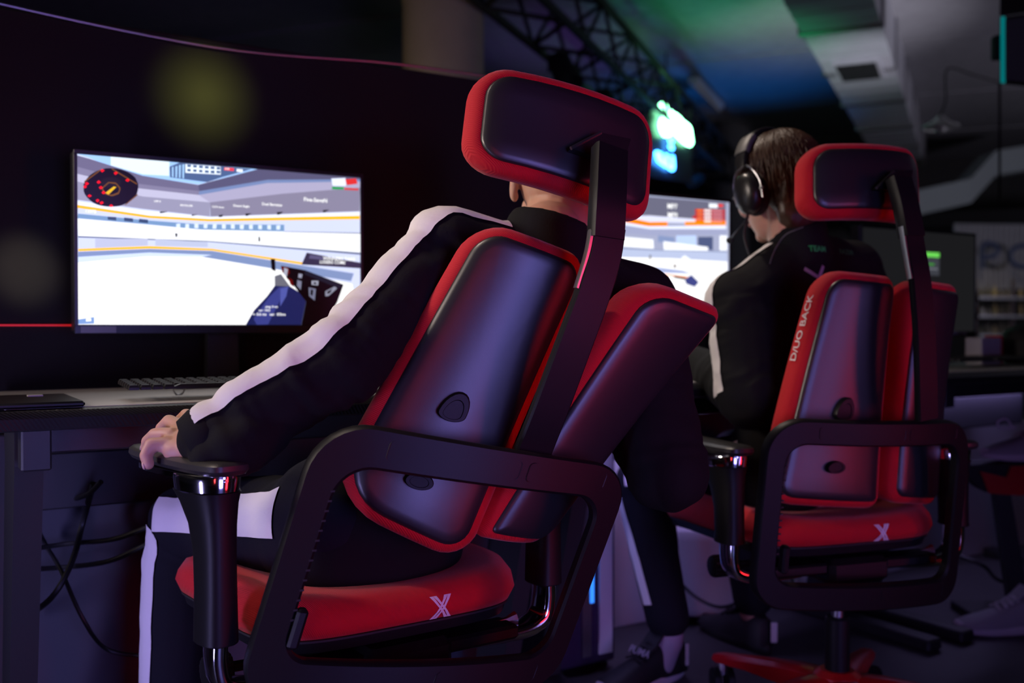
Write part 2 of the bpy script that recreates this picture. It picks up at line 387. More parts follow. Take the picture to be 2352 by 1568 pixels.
# enamel pendant on a swagged cord
p = at(2160, 288, 6.2)
pl = thing('pendant_lamp', 'white enamel saucer pendant lamp hanging right of the air duct', 'lamp', p)
MB().lathe([(.115, -.015), (.11, -.005), (.06, .02), (.03, .045), (.018, .06), (.0, .062), (.0, .05), (.09, -.012)], p).build('shade', M['lamp_white'], pl)
MB().lathe([(.0, -.05), (.028, -.04), (.033, -.02), (.02, .01)], p).build('bulb', M['lamp_white'], pl)
MB().tube(spline([p + UP * .06, at(2172, 230, 6.2), at(2176, 158, 6.3), at(2235, 172, 6.5), at(2292, 188, 6.8)], 5), .006, 6).build('cord', M['matte'], pl)
# LED panel light on a pole, top right
q = [at(2296, 40, 4.2), at(2430, 20, 4.0), at(2430, 205, 4.0), at(2296, 190, 4.2)]
lp = thing('led_panel_light', 'black framed LED panel light hanging at the right edge', 'studio light', q[0])
nq = (q[1] - q[0]).cross(q[3] - q[0]).normalized(); nq = nq if nq.y > 0 else -nq
MB().prism(q, nq * .06).build('housing', M['matte'], lp, None)
qi = [lerp(p_, sum(q, V((0, 0, 0))) / 4, .10) for p_ in q]
MB().prism([p_ - nq * .003 for p_ in qi], nq * .002).build('diffuser', mat('grey_diffuser', (.10, .10, .13), .4), lp, None)
MB().prism([lerp(q[0], q[1], .03) - nq * .004, lerp(q[0], q[1], .10) - nq * .004, lerp(q[3], q[2], .10) - nq * .004, lerp(q[3], q[2], .03) - nq * .004], nq * .003).build('light_strip', emit('teal_strip', (.0, .30, .32), .55), lp, None)
MB().prism([at(2298, -40, 4.2), at(2430, -70, 4.0), at(2430, 15, 4.0), at(2296, 36, 4.2)], nq * .02).build('barn_door', M['matte'], lp, None)
MB().tube([at(2296, 190, 4.25), at(2296, 460, 4.25)], .006, 6).build('cable', M['matte'], lp)
MB().box(at(2291, 110, 4.22), (.02, .02, .05), None, .004).build('knob', M['matte'], lp)
# pale boxed beam crossing at the far right
zz = [(2075, 470), (2230, 436), (2288, 372), (2420, 350)]
bm_ = MB()
top = [at(x, y - 26, 10.5 + i * .2) for i, (x, y) in enumerate(zz)]; bot = [at(x, y + 30, 10.5 + i * .2) for i, (x, y) in enumerate(zz)]
bm_.loft([[t_, b_, b_ + V((0, .4, 0)), t_ + V((0, .4, 0))] for t_, b_ in zip(top, bot)])
tag(bm_.build('ceiling_beam_box', mat('pale_teal_box', (.42, .47, .47), .7), smooth=None), 'pale boxed-in beam stepping down at the far right', 'beam')
sof = MB().box(at(2270, 505, 11.9), (1.6, .3, .09), (AXN, AX, UP))
tag(sof.build('dark_soffit', M['matte'], smooth=None), 'dark soffit below the pale boxed beam', 'beam')
# far bar: pale slatted wall panel with letters, and shelves of bottles
bp0 = at(2215, 650, 9.6)
bar = thing('bar_sign_wall', 'pale slatted panel with large rounded letters behind the bar shelves', 'sign panel', V((bp0.x, bp0.y, 0)))
for k in range(16):
    p_ = at(2195 + k * 12, 590, 9.9 + k * .02)
    MB().box(p_, (.022, .02, .33), None, .003).build('slat', M['concrete'], bar, None)
for ch, x in (('P', 2256), ('O', 2318)):
    o_ = at(x, 612, 9.75)
    if ch == 'P': pth = [(0, -.02), (0, .2), (.1, .22), (.15, .16), (.10, .10), (.01, .09)]
    else: pth = [(.1, 0), (.02, .05), (.02, .15), (.1, .2), (.22, .2), (.3, .15), (.3, .05), (.22, 0), (.1, 0)]
    MB().tube(spline([o_ + V((x_, 0, z_)) for x_, z_ in pth], 5), .024, 8).build('letter', M['blue_letter'], bar)
sh = thing('bar_shelf', 'dark bar shelf unit holding rows of bottles at the far right', 'shelf', V((bp0.x, bp0.y, 0)))
for yy in (684, 726, 770):
    a, b = at(2236, yy, 9.3), at(2440, yy + 2, 9.6); MB().box((a + b) / 2, ((b - a).length / 2, .12, .012), ((b - a).normalized(), V((0, 1, 0)), UP)).build('shelf_board', M['steel'], sh, None)
for xx in (2240, 2326):
    a = at(xx, 640, 9.45); MB().tube([V((a.x, a.y, .3)), a], .02, 8).build('upright', M['steel'], sh)
k = 0
for yy in (684, 726, 770):
    for xx in range(2254, 2352, 15):
        if abs(xx - 2326) < 8: continue
        k += 1; hgt = random.uniform(.07, .13); p_ = at(xx, yy, 9.35 + (xx - 2236) * .0013) + V((0, 0, .013)); w = random.uniform(.016, .024)
        o_ = MB().lathe([(w, 0), (w, hgt * .55), (w * .45, hgt * .72), (w * .4, hgt), (w * .3, hgt)], p_, n=10).build('bottle', M['glass'] if k % 3 else M['brass'])
        tag(o_, 'small bottle standing on the far bar shelf behind the right-hand monitor', 'bottle', 'bottles on the bar shelf')
spot('bar_downlight', at(2290, 480, 8.6), at(2290, 720, 9.4), 7, (1.0, .86, .65), 80, .8, .05)
# spot lights that land on the black partition
spot('yellow_pin_spot', rowp(-0.05, -2.2, 2.0), onplane(470, 222, rowp(0, .145, 0), AHEAD), 900, (0.78, 0.86, 0.18), 4.2, 1.0, .07)
spot('white_pin_spot', rowp(-0.75, -2.0, 1.9), onplane(55, 620, rowp(0, .145, 0), AHEAD), 240, (1.0, 0.93, 0.75), 4.0, 1.0, .02)
area('ceiling_glow_left', (-1.8, 1.2, 2.7), (-1.2, 2.6, 1.5), .4, .4, 2.2, (1.0, .85, .7))
area('under_desk_led', rowp(1.05, -.05, .66), rowp(1.0, .12, .2), .7, .03, 2.8, (0.48, 0.36, 1.0))
area('under_desk_led_right', rowp(2.5, -.05, .66), rowp(2.5, .12, .2), .9, .03, 1.2, (0.48, 0.38, 1.0))
spot('duct_fill', (2.7, 6.0, 0.9), (2.55, 7.4, 2.85), 120, (0.88, 0.86, 1.0), 46, 1.0, .1)  # unseen lamp added only to brighten the air duct
spot('column_fill', (-0.9, 4.2, 1.0), (-.35, 5.2, 2.7), 10, (1.0, 0.80, 0.50), 40, 1.0, .05)  # unseen warm lamp added to bring out the beige column

# ------------------------------------------------------------------ desks (local: x along the row, y ahead, origin on the floor)
DZ = 0.745
def make_desk():
    d = thing('gaming_desk', '', 'desk')
    X0, X1, Y0, Y1 = -0.475, 0.665, -0.41, 0.09
    MB().box(((X0 + X1) / 2, (Y0 + Y1) / 2, DZ - .016), ((X1 - X0) / 2, (Y1 - Y0) / 2, .014), None, .003).build('tabletop', M['carbon'], d, 40)
    lip = []
    for x in (X0 - .006, X1 + .006):
        lip.append([V((x, Y0 + .012, DZ + .001)), V((x, Y0 - .008, DZ - .001)), V((x, Y0 - .016, DZ - .012)), V((x, Y0 - .010, DZ - .030)), V((x, Y0 + .012, DZ - .034))])
    MB().loft(lip).build('front_lip', M['carbon'], d, 50)
    MB().box(((X0 + X1) / 2, (Y0 + Y1) / 2 + .01, DZ + .0005), ((X1 - X0) / 2 - .012, (Y1 - Y0) / 2 - .012, .0015), None, .001).build('desk_mat', M['desk_top'], d, 40)
    for s in (-1, 1):
        x = X0 + .055 if s < 0 else X1 - .055
        leg = MB()
        leg.loft([[V((x - .022, y0, z)), V((x + .022, y0, z)), V((x + .022, y1, z)), V((x - .022, y1, z))] for y0, y1, z in ((-.14, -.02, .03), (-.30, -.14, DZ - .10), (-.30, -.12, DZ - .04))])
        lg = leg.build('leg', M['desk_metal'], d, None)
        MB().box((x, -.375, DZ - .064), (.022, .025, .033), None, .003).build('end_bracket', M['desk_metal'], lg, None)
        MB().box((x, -.16, .018), (.03, .30, .016), None, .005).build('foot', M['desk_metal'], lg, None)
        for yy in (-.42, .10): MB().lathe([(.02, 0), (.02, .004), (.012, .006)], (x, yy, 0), n=12).build('levelling_pad', M['matte'], lg)
    MB().box(((X0 + X1) / 2, -.30, DZ - .055), ((X1 - X0) / 2 - .08, .022, .024), None, .003).build('front_beam', M['desk_metal'], d, None)
    MB().box(((X0 + X1) / 2, .0, DZ - .17), ((X1 - X0) / 2 - .08, .012, .055), None, .003).build('modesty_beam', M['desk_metal'], d, None)
    return d
desk = make_desk()
desk_labels = ['black gaming desk at the left under the large lit monitor', 'black gaming desk behind the player with the headset', 'black gaming desk at the right under the dark monitor']
SP = (0.0, 1.155, 2.33)
for k in range(3):
    o = desk if k == 0 else copy_tree(desk)
    o.location = rowp(SP[k], 0, 0); o.rotation_euler = (0, 0, ROW_YAW); o['label'] = desk_labels[k]; o['group'] = 'row of gaming desks'

# ------------------------------------------------------------------ monitors (local: x right, y ahead, z up from the desk)
SCREEN_A=[
((0.8,0.83,0.95),[(0,336),(598,336),(598,0),(0,0)]),
((0.62,0.78,0.98),[(0,336),(24,336),(363,336),(234,293),(123,301),(62,313),(24,329),(0,335)]),
((0.88,0.94,1.0),[(62,335),(176,336),(175,306),(123,305),(62,318)]),
((0.3,0.38,0.55),[(176,325),(196,335),(287,335),(347,334),(284,312),(253,299),(177,303)]),
((0.92,0.96,1.0),[(208,333),(281,334),(281,317),(208,315)]),
((0.95,0.25,0.3),[(289,333),(309,333),(309,327),(288,327)]),
((0.95,0.97,1.0),[(315,332),(328,332),(328,326),(315,326)]),
((0.42,0.4,0.52),[(0,332),(24,327),(123,302),(234,292),(236,279),(114,285),(0,310)]),
((0.5,0.48,0.6),[(0,310),(114,285),(236,279),(235,271),(114,276),(0,296)]),
((0.34,0.33,0.45),[(234,292),(363,336),(598,336),(598,332),(382,314),(236,279)]),
((0.45,0.52,0.7),[(236,279),(382,314),(598,332),(598,327),(382,307),(235,271)]),
((0.66,0.64,0.76),[(235,271),(382,307),(598,327),(598,313),(414,286),(258,257)]),
((0.52,0.5,0.6),[(258,257),(414,286),(598,313),(597,259),(259,227)]),
((0.58,0.57,0.68),[(0,296),(114,276),(235,271),(258,257),(258,227),(122,235),(0,245)]),
((0.74,0.73,0.84),[(0,296),(114,276),(235,271),(258,257),(123,260),(0,281)]),
((0.92,0.93,1.0),[(0,242),(122,232),(258,227),(598,258),(597,248),(258,222),(136,222),(0,235)]),
((1.0,0.72,0.06),[(0,235),(136,222),(257,222),(597,249),(597,241),(257,217),(136,217),(0,229)]),
((0.45,0.58,0.75),[(1,218),(136,212),(239,210),(419,219),(419,204),(239,199),(136,204),(0,209)]),
((0.97,0.98,1.0),[(0,208),(239,199),(419,204),(598,209),(598,165),(253,176),(1,173)]),
((0.25,0.28,0.4),[(419,204),(598,210),(598,208),(419,203)]),
((0.38,0.42,0.56),[(1,174),(253,176),(598,165),(597,160),(253,174),(1,171)]),
((0.72,0.74,0.85),[(32,170),(132,175),(132,161),(32,152)]),
((0.72,0.75,0.86),[(147,175),(253,173),(253,163),(147,161)]),
((1.0,0.74,0.08),[(1,149),(135,160),(262,160),(461,138),(461,133),(262,156),(135,155),(1,144)]),
((0.48,0.55,0.72),[(1,143),(135,154),(262,155),(461,131),(582,117),(575,99),(241,142),(129,140),(0,123)]),
((0.8,0.86,0.98),[(0,133),(135,147),(262,147),(241,142),(129,140),(0,123)]),
((1.0,1.0,1.0),[(0,122),(129,139),(241,142),(398,121),(578,93),(598,0),(0,0)]),
((0.2,0.18,0.28),[(470,160),(598,142),(598,129),(458,133)]),
((0.34,0.32,0.46),[(478,156),(513,151),(513,145),(475,147)]),
((0.12,0.14,0.32),[(333,0),(351,31),(380,62),(397,85),(423,89),(456,70),(468,51),(457,0)]),
((0.22,0.24,0.5),[(350,13),(383,59),(407,82),(430,84),(410,56),(382,1),(357,0)]),
((0.3,0.33,0.62),[(410,79),(427,83),(423,63),(409,40)]),
((0.4,0.4,0.45),[(397,106),(411,111),(432,84),(397,85)]),
((0.02,0.02,0.04),[(411,129),(466,121),(557,91),(542,52),(510,0),(457,0),(468,51),(440,86),(424,102)]),
((0.03,0.03,0.05),[(388,143),(398,143),(399,116),(390,120)]),
((0.35,0.04,0.02),[(411,127),(427,127),(432,114),(424,107),(414,115)]),
((0.35,0.05,0.03),[(427,104),(437,99),(440,83),(432,89)]),
((0.62,0.63,0.7),[(418,125),(427,122),(424,105),(417,111)]),
((0.55,0.56,0.64),[(451,113),(460,112),(458,103),(450,104)]),
((0.45,0.46,0.55),[(448,99),(458,96),(456,77),(447,86)]),
((0.6,0.61,0.68),[(481,98),(497,98),(496,88),(481,89)]),
((0.42,0.43,0.52),[(474,83),(491,80),(488,54),(475,64)]),
((0.06,0.06,0.09),[(485,95),(493,94),(492,90),(485,91)]),
((0.06,0.06,0.09),[(479,79),(485,77),(483,64),(478,67)]),
((0.52,0.53,0.6),[(513,75),(536,87),(541,82),(521,65),(513,64)]),
((0.06,0.06,0.09),[(517,74),(530,81),(525,72),(518,69)]),
((0.1,0.11,0.16),[(466,121),(557,91),(546,82),(464,112)]),
((0.45,0.58,0.78),[(0,10),(29,15),(29,2),(0,1)]),
((1.0,1.0,1.0),[(14,12),(23,13),(24,7),(14,6)]),
((0.9,0.93,1.0),[(528,328),(562,332),(563,314),(531,312)]),
((0.85,0.2,0.2),[(561,329),(588,333),(591,321),(565,316)]),
((0.1,0.6,0.3),[(530,310),(558,311),(558,306),(529,304)]),
((0.8,0.25,0.25),[(559,310),(593,311),(593,306),(559,305)]),
((0.02,0.02,0.03),[(156,232),(172,232),(162,229),(156,228)]),
((0.02,0.02,0.03),[(220,229),(233,230),(224,227),(220,226)]),
((0.02,0.02,0.03),[(276,231),(285,233),(283,228),(276,227)]),
((0.02,0.02,0.03),[(333,238),(346,239),(337,233),(333,233)]),
((0.02,0.02,0.03),[(402,245),(416,247),(410,241),(403,239)]),
((0.02,0.02,0.03),[(508,256),(523,258),(511,251),(508,251)]),
((0.05,0.05,0.08),[(186,189),(191,188),(190,181),(187,181)]),
((0.02,0.02,0.04),[(361,190),(364,190),(365,181),(361,179)]),
((0.025,0.02,0.022),[(114,278),(113,271),(111,264),(107,257),(101,251),(95,246),(87,242),(79,238),(70,236),(61,235),(52,235),(43,236),(35,238),(28,241),(22,246),(17,251),(13,257),(11,263),(11,269),(11,276),(14,283),(18,289),(23,295),(29,300),(37,305),(45,308),(53,311),(62,312),(71,312),(80,311),(88,309),(96,306),(102,302),(108,297),(111,291),(114,284)]),
((0.1,0.085,0.095),[(81,285),(80,281),(75,277),(69,274),(62,273),(54,273),(48,275),(44,278),(43,282),(44,286),(48,290),(55,293),(62,294),(69,294),(76,292),(80,289)]),
((0.45,0.28,0.02),[(13,280),(42,305),(41,307),(12,282)]),
((0.45,0.28,0.02),[(63,310),(111,283),(112,285),(64,312)]),
((0.45,0.28,0.02),[(89,240),(113,262),(112,264),(88,241)]),
((0.45,0.28,0.02),[(45,269),(58,282),(57,284),(44,271)]),
((0.45,0.28,0.02),[(57,282),(71,281),(71,284),(57,284)]),
((0.45,0.28,0.02),[(70,282),(78,272),(80,274),(72,283)]),
((0.45,0.28,0.02),[(78,273),(75,264),(77,263),(80,272)]),
((0.45,0.28,0.02),[(76,265),(63,259),(64,256),(77,262)]),
((0.45,0.28,0.02),[(64,259),(52,261),(51,259),(63,256)]),
((0.45,0.28,0.02),[(52,261),(46,271),(44,269),(50,259)]),
((0.9,0.7,0.02),[(51,262),(67,276),(72,275),(57,259)]),
((1.0,0.03,0.0),[(42,306),(46,309),(50,306),(45,302)]),
((1.0,0.03,0.0),[(67,303),(72,306),(75,303),(70,299)]),
((1.0,0.03,0.0),[(89,290),(94,294),(97,290),(93,287)]),
((1.0,0.03,0.0),[(35,282),(39,286),(43,282),(38,279)]),
((1.0,0.03,0.0),[(13,278),(17,281),(21,278),(16,274)]),
((1.0,0.03,0.0),[(10,271),(14,275),(17,271),(13,268)]),
((1.0,0.03,0.0),[(39,272),(43,275),(47,272),(42,268)]),
((1.0,0.03,0.0),[(44,262),(48,266),(52,262),(47,259)]),
((1.0,0.03,0.0),[(18,254),(22,257),(26,254),(21,251)]),
((1.0,0.03,0.0),[(33,246),(37,249),(40,246),(36,242)]),
((1.0,0.03,0.0),[(40,242),(45,245),(48,242),(43,238)]),
((1.0,0.03,0.0),[(58,237),(62,240),(66,237),(61,234)]),
((0.25,0.36,0.55),[(211,332),(219,332),(218,327),(211,327)]),
((0.25,0.36,0.55),[(223,332),(231,332),(230,327),(223,327)]),
((0.25,0.36,0.55),[(235,332),(243,332),(243,327),(235,327)]),
((0.25,0.36,0.55),[(247,332),(255,332),(255,327),(247,327)]),
((0.25,0.36,0.55),[(259,332),(267,332),(267,327),(259,327)]),
((0.25,0.36,0.55),[(272,332),(279,332),(279,327),(271,327)]),
((0.25,0.36,0.55),[(211,323),(218,323),(218,318),(211,318)]),
((0.25,0.36,0.55),[(223,323),(230,323),(230,318),(223,318)]),
((0.25,0.36,0.55),[(235,323),(242,323),(242,318),(235,318)]),
((0.25,0.36,0.55),[(247,323),(255,323),(255,318),(247,318)]),
((0.25,0.36,0.55),[(259,323),(267,324),(267,318),(259,318)]),
((0.25,0.36,0.55),[(271,324),(279,324),(279,319),(271,319)]),
((0.62,0.78,0.95),[(180,324),(183,325),(183,303),(180,304)]),
((0.62,0.78,0.95),[(187,326),(191,327),(190,303),(187,303)]),
((0.62,0.78,0.95),[(194,329),(198,330),(197,303),(194,303)]),
((0.62,0.78,0.95),[(201,331),(205,332),(204,302),(201,303)]),
((0.85,0.9,1.0),[(188,208),(196,209),(196,200),(188,200)]),
((0.85,0.9,1.0),[(207,209),(214,209),(214,200),(206,200)]),
((0.85,0.9,1.0),[(225,210),(233,210),(233,201),(225,201)]),
((0.85,0.9,1.0),[(244,210),(252,211),(251,202),(244,202)]),
((0.85,0.9,1.0),[(263,211),(271,212),(270,202),(262,202)]),
((0.85,0.9,1.0),[(282,212),(290,212),(290,203),(282,203)]),
((0.85,0.9,1.0),[(301,213),(309,213),(309,204),(301,204)]),
((0.85,0.9,1.0),[(320,213),(329,214),(328,204),(320,204)]),
((0.85,0.9,1.0),[(340,214),(348,215),(348,205),(340,205)]),
((0.85,0.9,1.0),[(360,215),(368,215),(368,206),(360,206)]),
((0.85,0.9,1.0),[(380,216),(388,216),(388,206),(380,207)]),
((0.85,0.9,1.0),[(400,216),(409,217),(408,207),(400,207)]),
((0.2,0.28,0.42),[(55,215),(71,215),(71,208),(55,209)]),
((0.2,0.28,0.42),[(86,215),(103,214),(103,207),(86,208)]),
((0.2,0.28,0.42),[(115,214),(132,213),(132,206),(114,207)]),
]
TEXT_A=[('USP-S',144,250,4),('REVOLVER',196,245,4),('CZ75-Auto',261,246,4),('Desert Eagle',306,251,5),('Dual Berettas',368,258,6),('Five-SeveN',462,273,9),('1337$',13,221,6),('WINNERS TAKE',507,145,8),('LOSERS COME',499,137,7),('ping: 0 ms',375,37,5),('var: 1433',360,29,5),('<- 0.6 ms   var:  0/5ms',346,20,6),('0:00',289,328,4),]
SCREEN_B=[
((0.62,0.64,0.75),[(23,336),(598,336),(598,16),(23,12)]),
((0.4,0.4,0.48),[(23,328),(585,333),(585,278),(301,271),(23,260)]),
((0.85,0.86,0.95),[(23,260),(301,280),(587,280),(587,273),(301,262),(23,249)]),
((1.0,0.5,0.02),[(186,273),(243,268),(301,262),(365,266),(365,255),(295,251),(200,259)]),
((1.0,0.55,0.05),[(429,270),(585,280),(585,269),(429,260)]),
((0.9,0.92,1.0),[(186,258),(298,250),(587,268),(587,258),(301,243),(186,251)]),
((0.6,0.62,0.75),[(186,251),(301,243),(587,258),(587,243),(316,226),(186,227)]),
((0.5,0.56,0.72),[(331,227),(391,225),(391,209),(331,209)]),
((0.3,0.34,0.48),[(478,230),(535,233),(535,194),(478,199)]),
((0.72,0.8,0.95),[(397,230),(471,234),(472,201),(397,209)]),
((0.97,0.98,1.0),[(186,218),(314,215),(316,190),(186,191)]),
((0.97,0.98,1.0),[(350,212),(516,203),(516,191),(352,187)]),
((0.97,0.98,1.0),[(561,238),(590,239),(590,196),(561,195)]),
((0.5,0.54,0.68),[(180,189),(316,187),(590,194),(590,191),(316,185),(180,185)]),
((0.7,0.74,0.86),[(180,185),(316,185),(590,191),(591,165),(376,167),(180,164)]),
((1.0,1.0,1.0),[(158,162),(376,166),(591,164),(594,16),(23,12),(23,156)]),
((0.62,0.66,0.82),[(214,134),(301,141),(422,133),(453,125),(301,125),(232,128)]),
((1.0,0.5,0.03),[(346,122),(444,116),(434,113),(346,119)]),
((0.06,0.06,0.08),[(385,118),(434,113),(428,108),(391,112)]),
((0.25,0.27,0.5),[(428,108),(453,122),(481,102),(466,88),(434,96)]),
((0.95,0.97,1.0),[(416,170),(428,176),(516,136),(484,112),(434,134)]),
((0.9,0.25,0.25),[(554,328),(575,328),(573,320),(556,319)]),
((0.95,0.97,1.0),[(519,327),(552,328),(552,316),(519,315)]),
((0.3,0.2,0.2),[(388,150),(397,147),(394,139),(387,142)]),
((0.3,0.25,0.2),[(301,173),(306,171),(303,157),(300,158)]),
((0.75,0.1,0.08),[(466,308),(582,313),(582,306),(466,300)]),
((1.0,0.45,0.1),[(473,307),(496,308),(496,303),(473,302)]),
((0.98,0.9,0.9),[(500,309),(527,310),(527,304),(500,303)]),
((0.85,0.6,0.65),[(531,309),(570,310),(570,307),(531,306)]),
((0.75,0.1,0.08),[(466,298),(582,303),(582,296),(466,290)]),
((1.0,0.45,0.1),[(473,297),(496,298),(496,293),(473,293)]),
((0.98,0.9,0.9),[(500,299),(527,300),(527,294),(500,293)]),
((0.85,0.6,0.65),[(531,299),(570,300),(570,297),(532,296)]),
((0.75,0.1,0.08),[(457,288),(582,293),(582,286),(457,280)]),
((1.0,0.45,0.1),[(473,287),(496,288),(496,284),(473,283)]),
((0.98,0.9,0.9),[(500,289),(527,290),(527,284),(500,283)]),
((0.85,0.6,0.65),[(532,289),(570,290),(570,287),(532,286)]),
((0.95,0.4,0.02),[(467,279),(582,283),(582,275),(467,271)]),
((1.0,0.45,0.1),[(473,277),(496,278),(496,274),(473,273)]),
((0.98,0.9,0.9),[(500,279),(527,280),(527,274),(500,273)]),
((0.85,0.6,0.65),[(532,279),(570,280),(570,277),(532,276)]),
]
TEXT_B=[('MP7',363,303,15),('MP9',364,279,15),]

def picture(name, polys, texts, strength, parent, z0, gam):
    """the lit image: flat coloured shapes on the panel, each a hair in front of the last"""
    vs, fs, cols = [], [], []
    def put(pts, col, k):
        fs.append(tuple(range(len(vs), len(vs) + len(pts))))
        for x, z in pts: vs.append((x / 1000 - .299, -.0010 - k * .00004, z0 + z / 1000))
        cols.append(tuple(c ** gam for c in col))
    for k, (c, pts) in enumerate(polys): put(pts, c, k)
    k = len(polys) + 2
    for t, x, z, h in texts:
        me = text_mesh(t, h * 1.35, lambda a, b: (a, b, 0), bold=h * .02)
        for p in me.polygons: put([(x + me.vertices[i].co.x, z + me.vertices[i].co.y) for i in p.vertices], (1, 1, 1), k)
        bpy.data.meshes.remove(me)
    me = bpy.data.meshes.new(name); me.from_pydata(vs, [], fs)
    at_ = me.color_attributes.new('picture', 'FLOAT_COLOR', 'CORNER')
    for p in me.polygons:
        for li in p.loop_indices: at_.data[li].color = (*cols[p.index], 1)
    return link(name, me, emit_attr(name + '_light', strength), parent)
def make_monitor(label, group, drop, polys, texts, strength, s, gam=2.2):
    m = thing('monitor', label, 'monitor', (0, 0, 0), group)
    z0 = .132 + drop
    MB().box((0, .022, z0 + .164), (.306, .020, .180), None, .004).build('housing', M['monitor'], m, 40)
    bez = MB()
    for c, h in (((0, -.0005, z0 + .3395), (.306, .0035, .0045)), ((0, -.0005, z0 - .009), (.306, .0035, .009)), ((-.3025, -.0005, z0 + .165), (.0035, .0035, .170)), ((.3025, -.0005, z0 + .165), (.0035, .0035, .170))): bez.box(c, h, None, .001)
    bez.build('bezel', M['monitor'], m, 40)
    scr = MB().box((0, .0015, z0 + .168), (.2995, .0015, .1685)).build('screen_panel', M['monitor'], m, None)
    picture('screen_image', polys, texts, strength, scr, z0, gam)
    MB().box((-.262, -.0045, z0 - .010), (.033, .0006, .0065), None, .0004).build('label_sticker', M['sticker'], m, None)
    neck = MB(); neck.loft([[V((-w, .05, z)), V((w, .05, z)), V((w, .075, z)), V((-w, .075, z))] for w, z in ((.035, .012), (.030, z0 + .05), (.035, z0 + .14))]); neck.build('stand_neck', M['monitor'], m, None)
    MB().box((0, .02, .007), (.12, .055, .0055), None, .004).build('stand_foot', M['monitor'], m, None)
    m.location = rowp(s, 0, DZ + .0022); m.rotation_euler = (0, 0, ROW_YAW)
    return m
GRP = 'monitors on the desk row'
make_monitor('large lit monitor at the left showing a bright first-person shooter', GRP, 0.0, SCREEN_A, TEXT_A, 1.25, SP[0])
make_monitor('lit monitor partly hidden behind the near player\'s headrest post', GRP, 0.02, SCREEN_B, TEXT_B, 1.25, SP[1] - .005)
SCREEN_C = [((.010, .010, .011), [(0, 0), (598, 0), (598, 336), (0, 336)]), ((.16, .72, .10), [(228, 252), (400, 252), (400, 268), (228, 268)]),
            ((.045, .048, .06), [(232, 190), (400, 190), (400, 250), (232, 250)]), ((.10, .12, .22), [(245, 205), (300, 205), (300, 226), (245, 226)]),
            ((.05, .28, .04), [(330, 224), (372, 224), (372, 231), (330, 231)]), ((.16, .17, .2), [(330, 210), (390, 210), (390, 215), (330, 215)]),
            ((.25, .25, .5), [(-0, 250), (8, 250), (8, 268), (0, 268)])]
m3 = make_monitor('dark monitor at the right with a small green-topped window', GRP, -0.02, SCREEN_C, [], 1.0, SP[2], 1.0)
text = text_mesh('165Hz  1ms', .019, lambda x, y: (.16 + x, -.0046, .132 - .02 - .013 + y)); link('bezel_text', text, M['white_print'], m3)

# ------------------------------------------------------------------ keyboards with real keys
key_me = MB().loft([[V((-a, -a, z)), V((a, -a, z)), V((a, a, z)), V((-a, a, z))] for a, z in ((.0082, 0), (.0080, .004), (.0062, .0085))]).mesh('keycap', smooth=None); key_me.materials.append(M['keys'])
def rainbow(t):
    import colorsys
    return colorsys.hsv_to_rgb(t, 1, 1)
def make_keyboard(label, loc, yaw, hue0, hue1, power, white=False):
    k = thing('keyboard', label, 'keyboard', loc, 'keyboards on the desks')
    W, D = .435, .128
    MB().loft([[V((-x, -D / 2 - o, z)), V((x, -D / 2 - o, z)), V((x, D / 2, z + .006)), V((-x, D / 2, z + .006))] for x, o, z in ((W / 2 - .004, -.003, .001), (W / 2, 0, .006), (W / 2, 0, .016), (W / 2 - .003, -.002, .018))]).build('case', M['keys'], k, None)
    for r in range(6):
        for c in range(22):
            if r == 0 and 4 <= c <= 9:
                if c != 6: continue
            y = -D / 2 + .0135 + r * .0198; x = -W / 2 + .0125 + c * .0195
            o = link('keycap', key_me, None, k); o.location = (x, y, .020 + r * .0010)
            if r == 0 and c == 6: o.scale = (6.3, 1, 1)
    for c in range(22):
        t = c / 21; col = rainbow(lerp(hue0, hue1, t)) if not white else ((1, .55, .12) if c % 3 else (1, .95, .85))
        MB().box((-W / 2 + .0125 + c * .0195, -D / 2 + .0022, .0205), (.0056, .0012, .0024)).build('key_light', emit('key_glow_%d' % c, col, power), k, None)
    k.rotation_euler = (0, 0, yaw); return k
kp = at(232, 915, 1.72)
make_keyboard('black keyboard with rainbow key lights below the large lit monitor', rowp(-0.055, -.285, DZ + .002), ROW_YAW - R(1.5), .22, .80, 1.6)
make_keyboard('black keyboard with cyan key lights on the middle desk', rowp(SP[1] - .03, -.20, DZ + .002), ROW_YAW, .42, .62, .9)
make_keyboard('keyboard with amber key lights on the right-hand desk', rowp(SP[2] + .05, -.20, DZ + .002), ROW_YAW, .1, .1, 1.6, True)
# small things on the first desk
t_ = rowp(-.435, -.30, DZ + .0022)
tab = thing('tablet', 'dark slim tablet lying at the left end of the desk', 'tablet', t_)
MB().box(t_ + UP * .005, (.085, .11, .0045), (ROW, AHEAD, UP), .003).build('body', M['plastic'], tab, 40)
MB().box(t_ + UP * .0105 + ROW * .03 + AHEAD * .05, (.012, .008, .0015), (ROW, AHEAD, UP), .0005).build('white_tab', M['lamp_white'], tab, None)
p_ = rowp(-.155, -.2035, DZ + .0022)
ringo = MB(); ringo.tube([p_ + ROW * .012 * math.cos(a * .3) + UP * (.014 + .014 * math.sin(a * .3)) + AHEAD * .004 * math.cos(a * .3) for a in range(22)], .0018, 8)
tag(ringo.build('metal_ring', M['steel']), 'small steel ring standing behind the rainbow keyboard', 'ring')
kc = spline([rowp(.02, -.352, DZ + .006), rowp(.12, -.372, DZ + .007), rowp(.19, -.395, DZ + .007), rowp(.215, -.432, DZ - .002), rowp(.20, -.452, DZ - .06), rowp(.17, -.46, DZ - .12), rowp(.22, -.44, DZ - .18)], 8)
tag(MB().tube(kc, .0032, 8).build('keyboard_cable', M['cable']), 'thin black cable dropping over the desk edge beside the jacket cuff', 'cable')
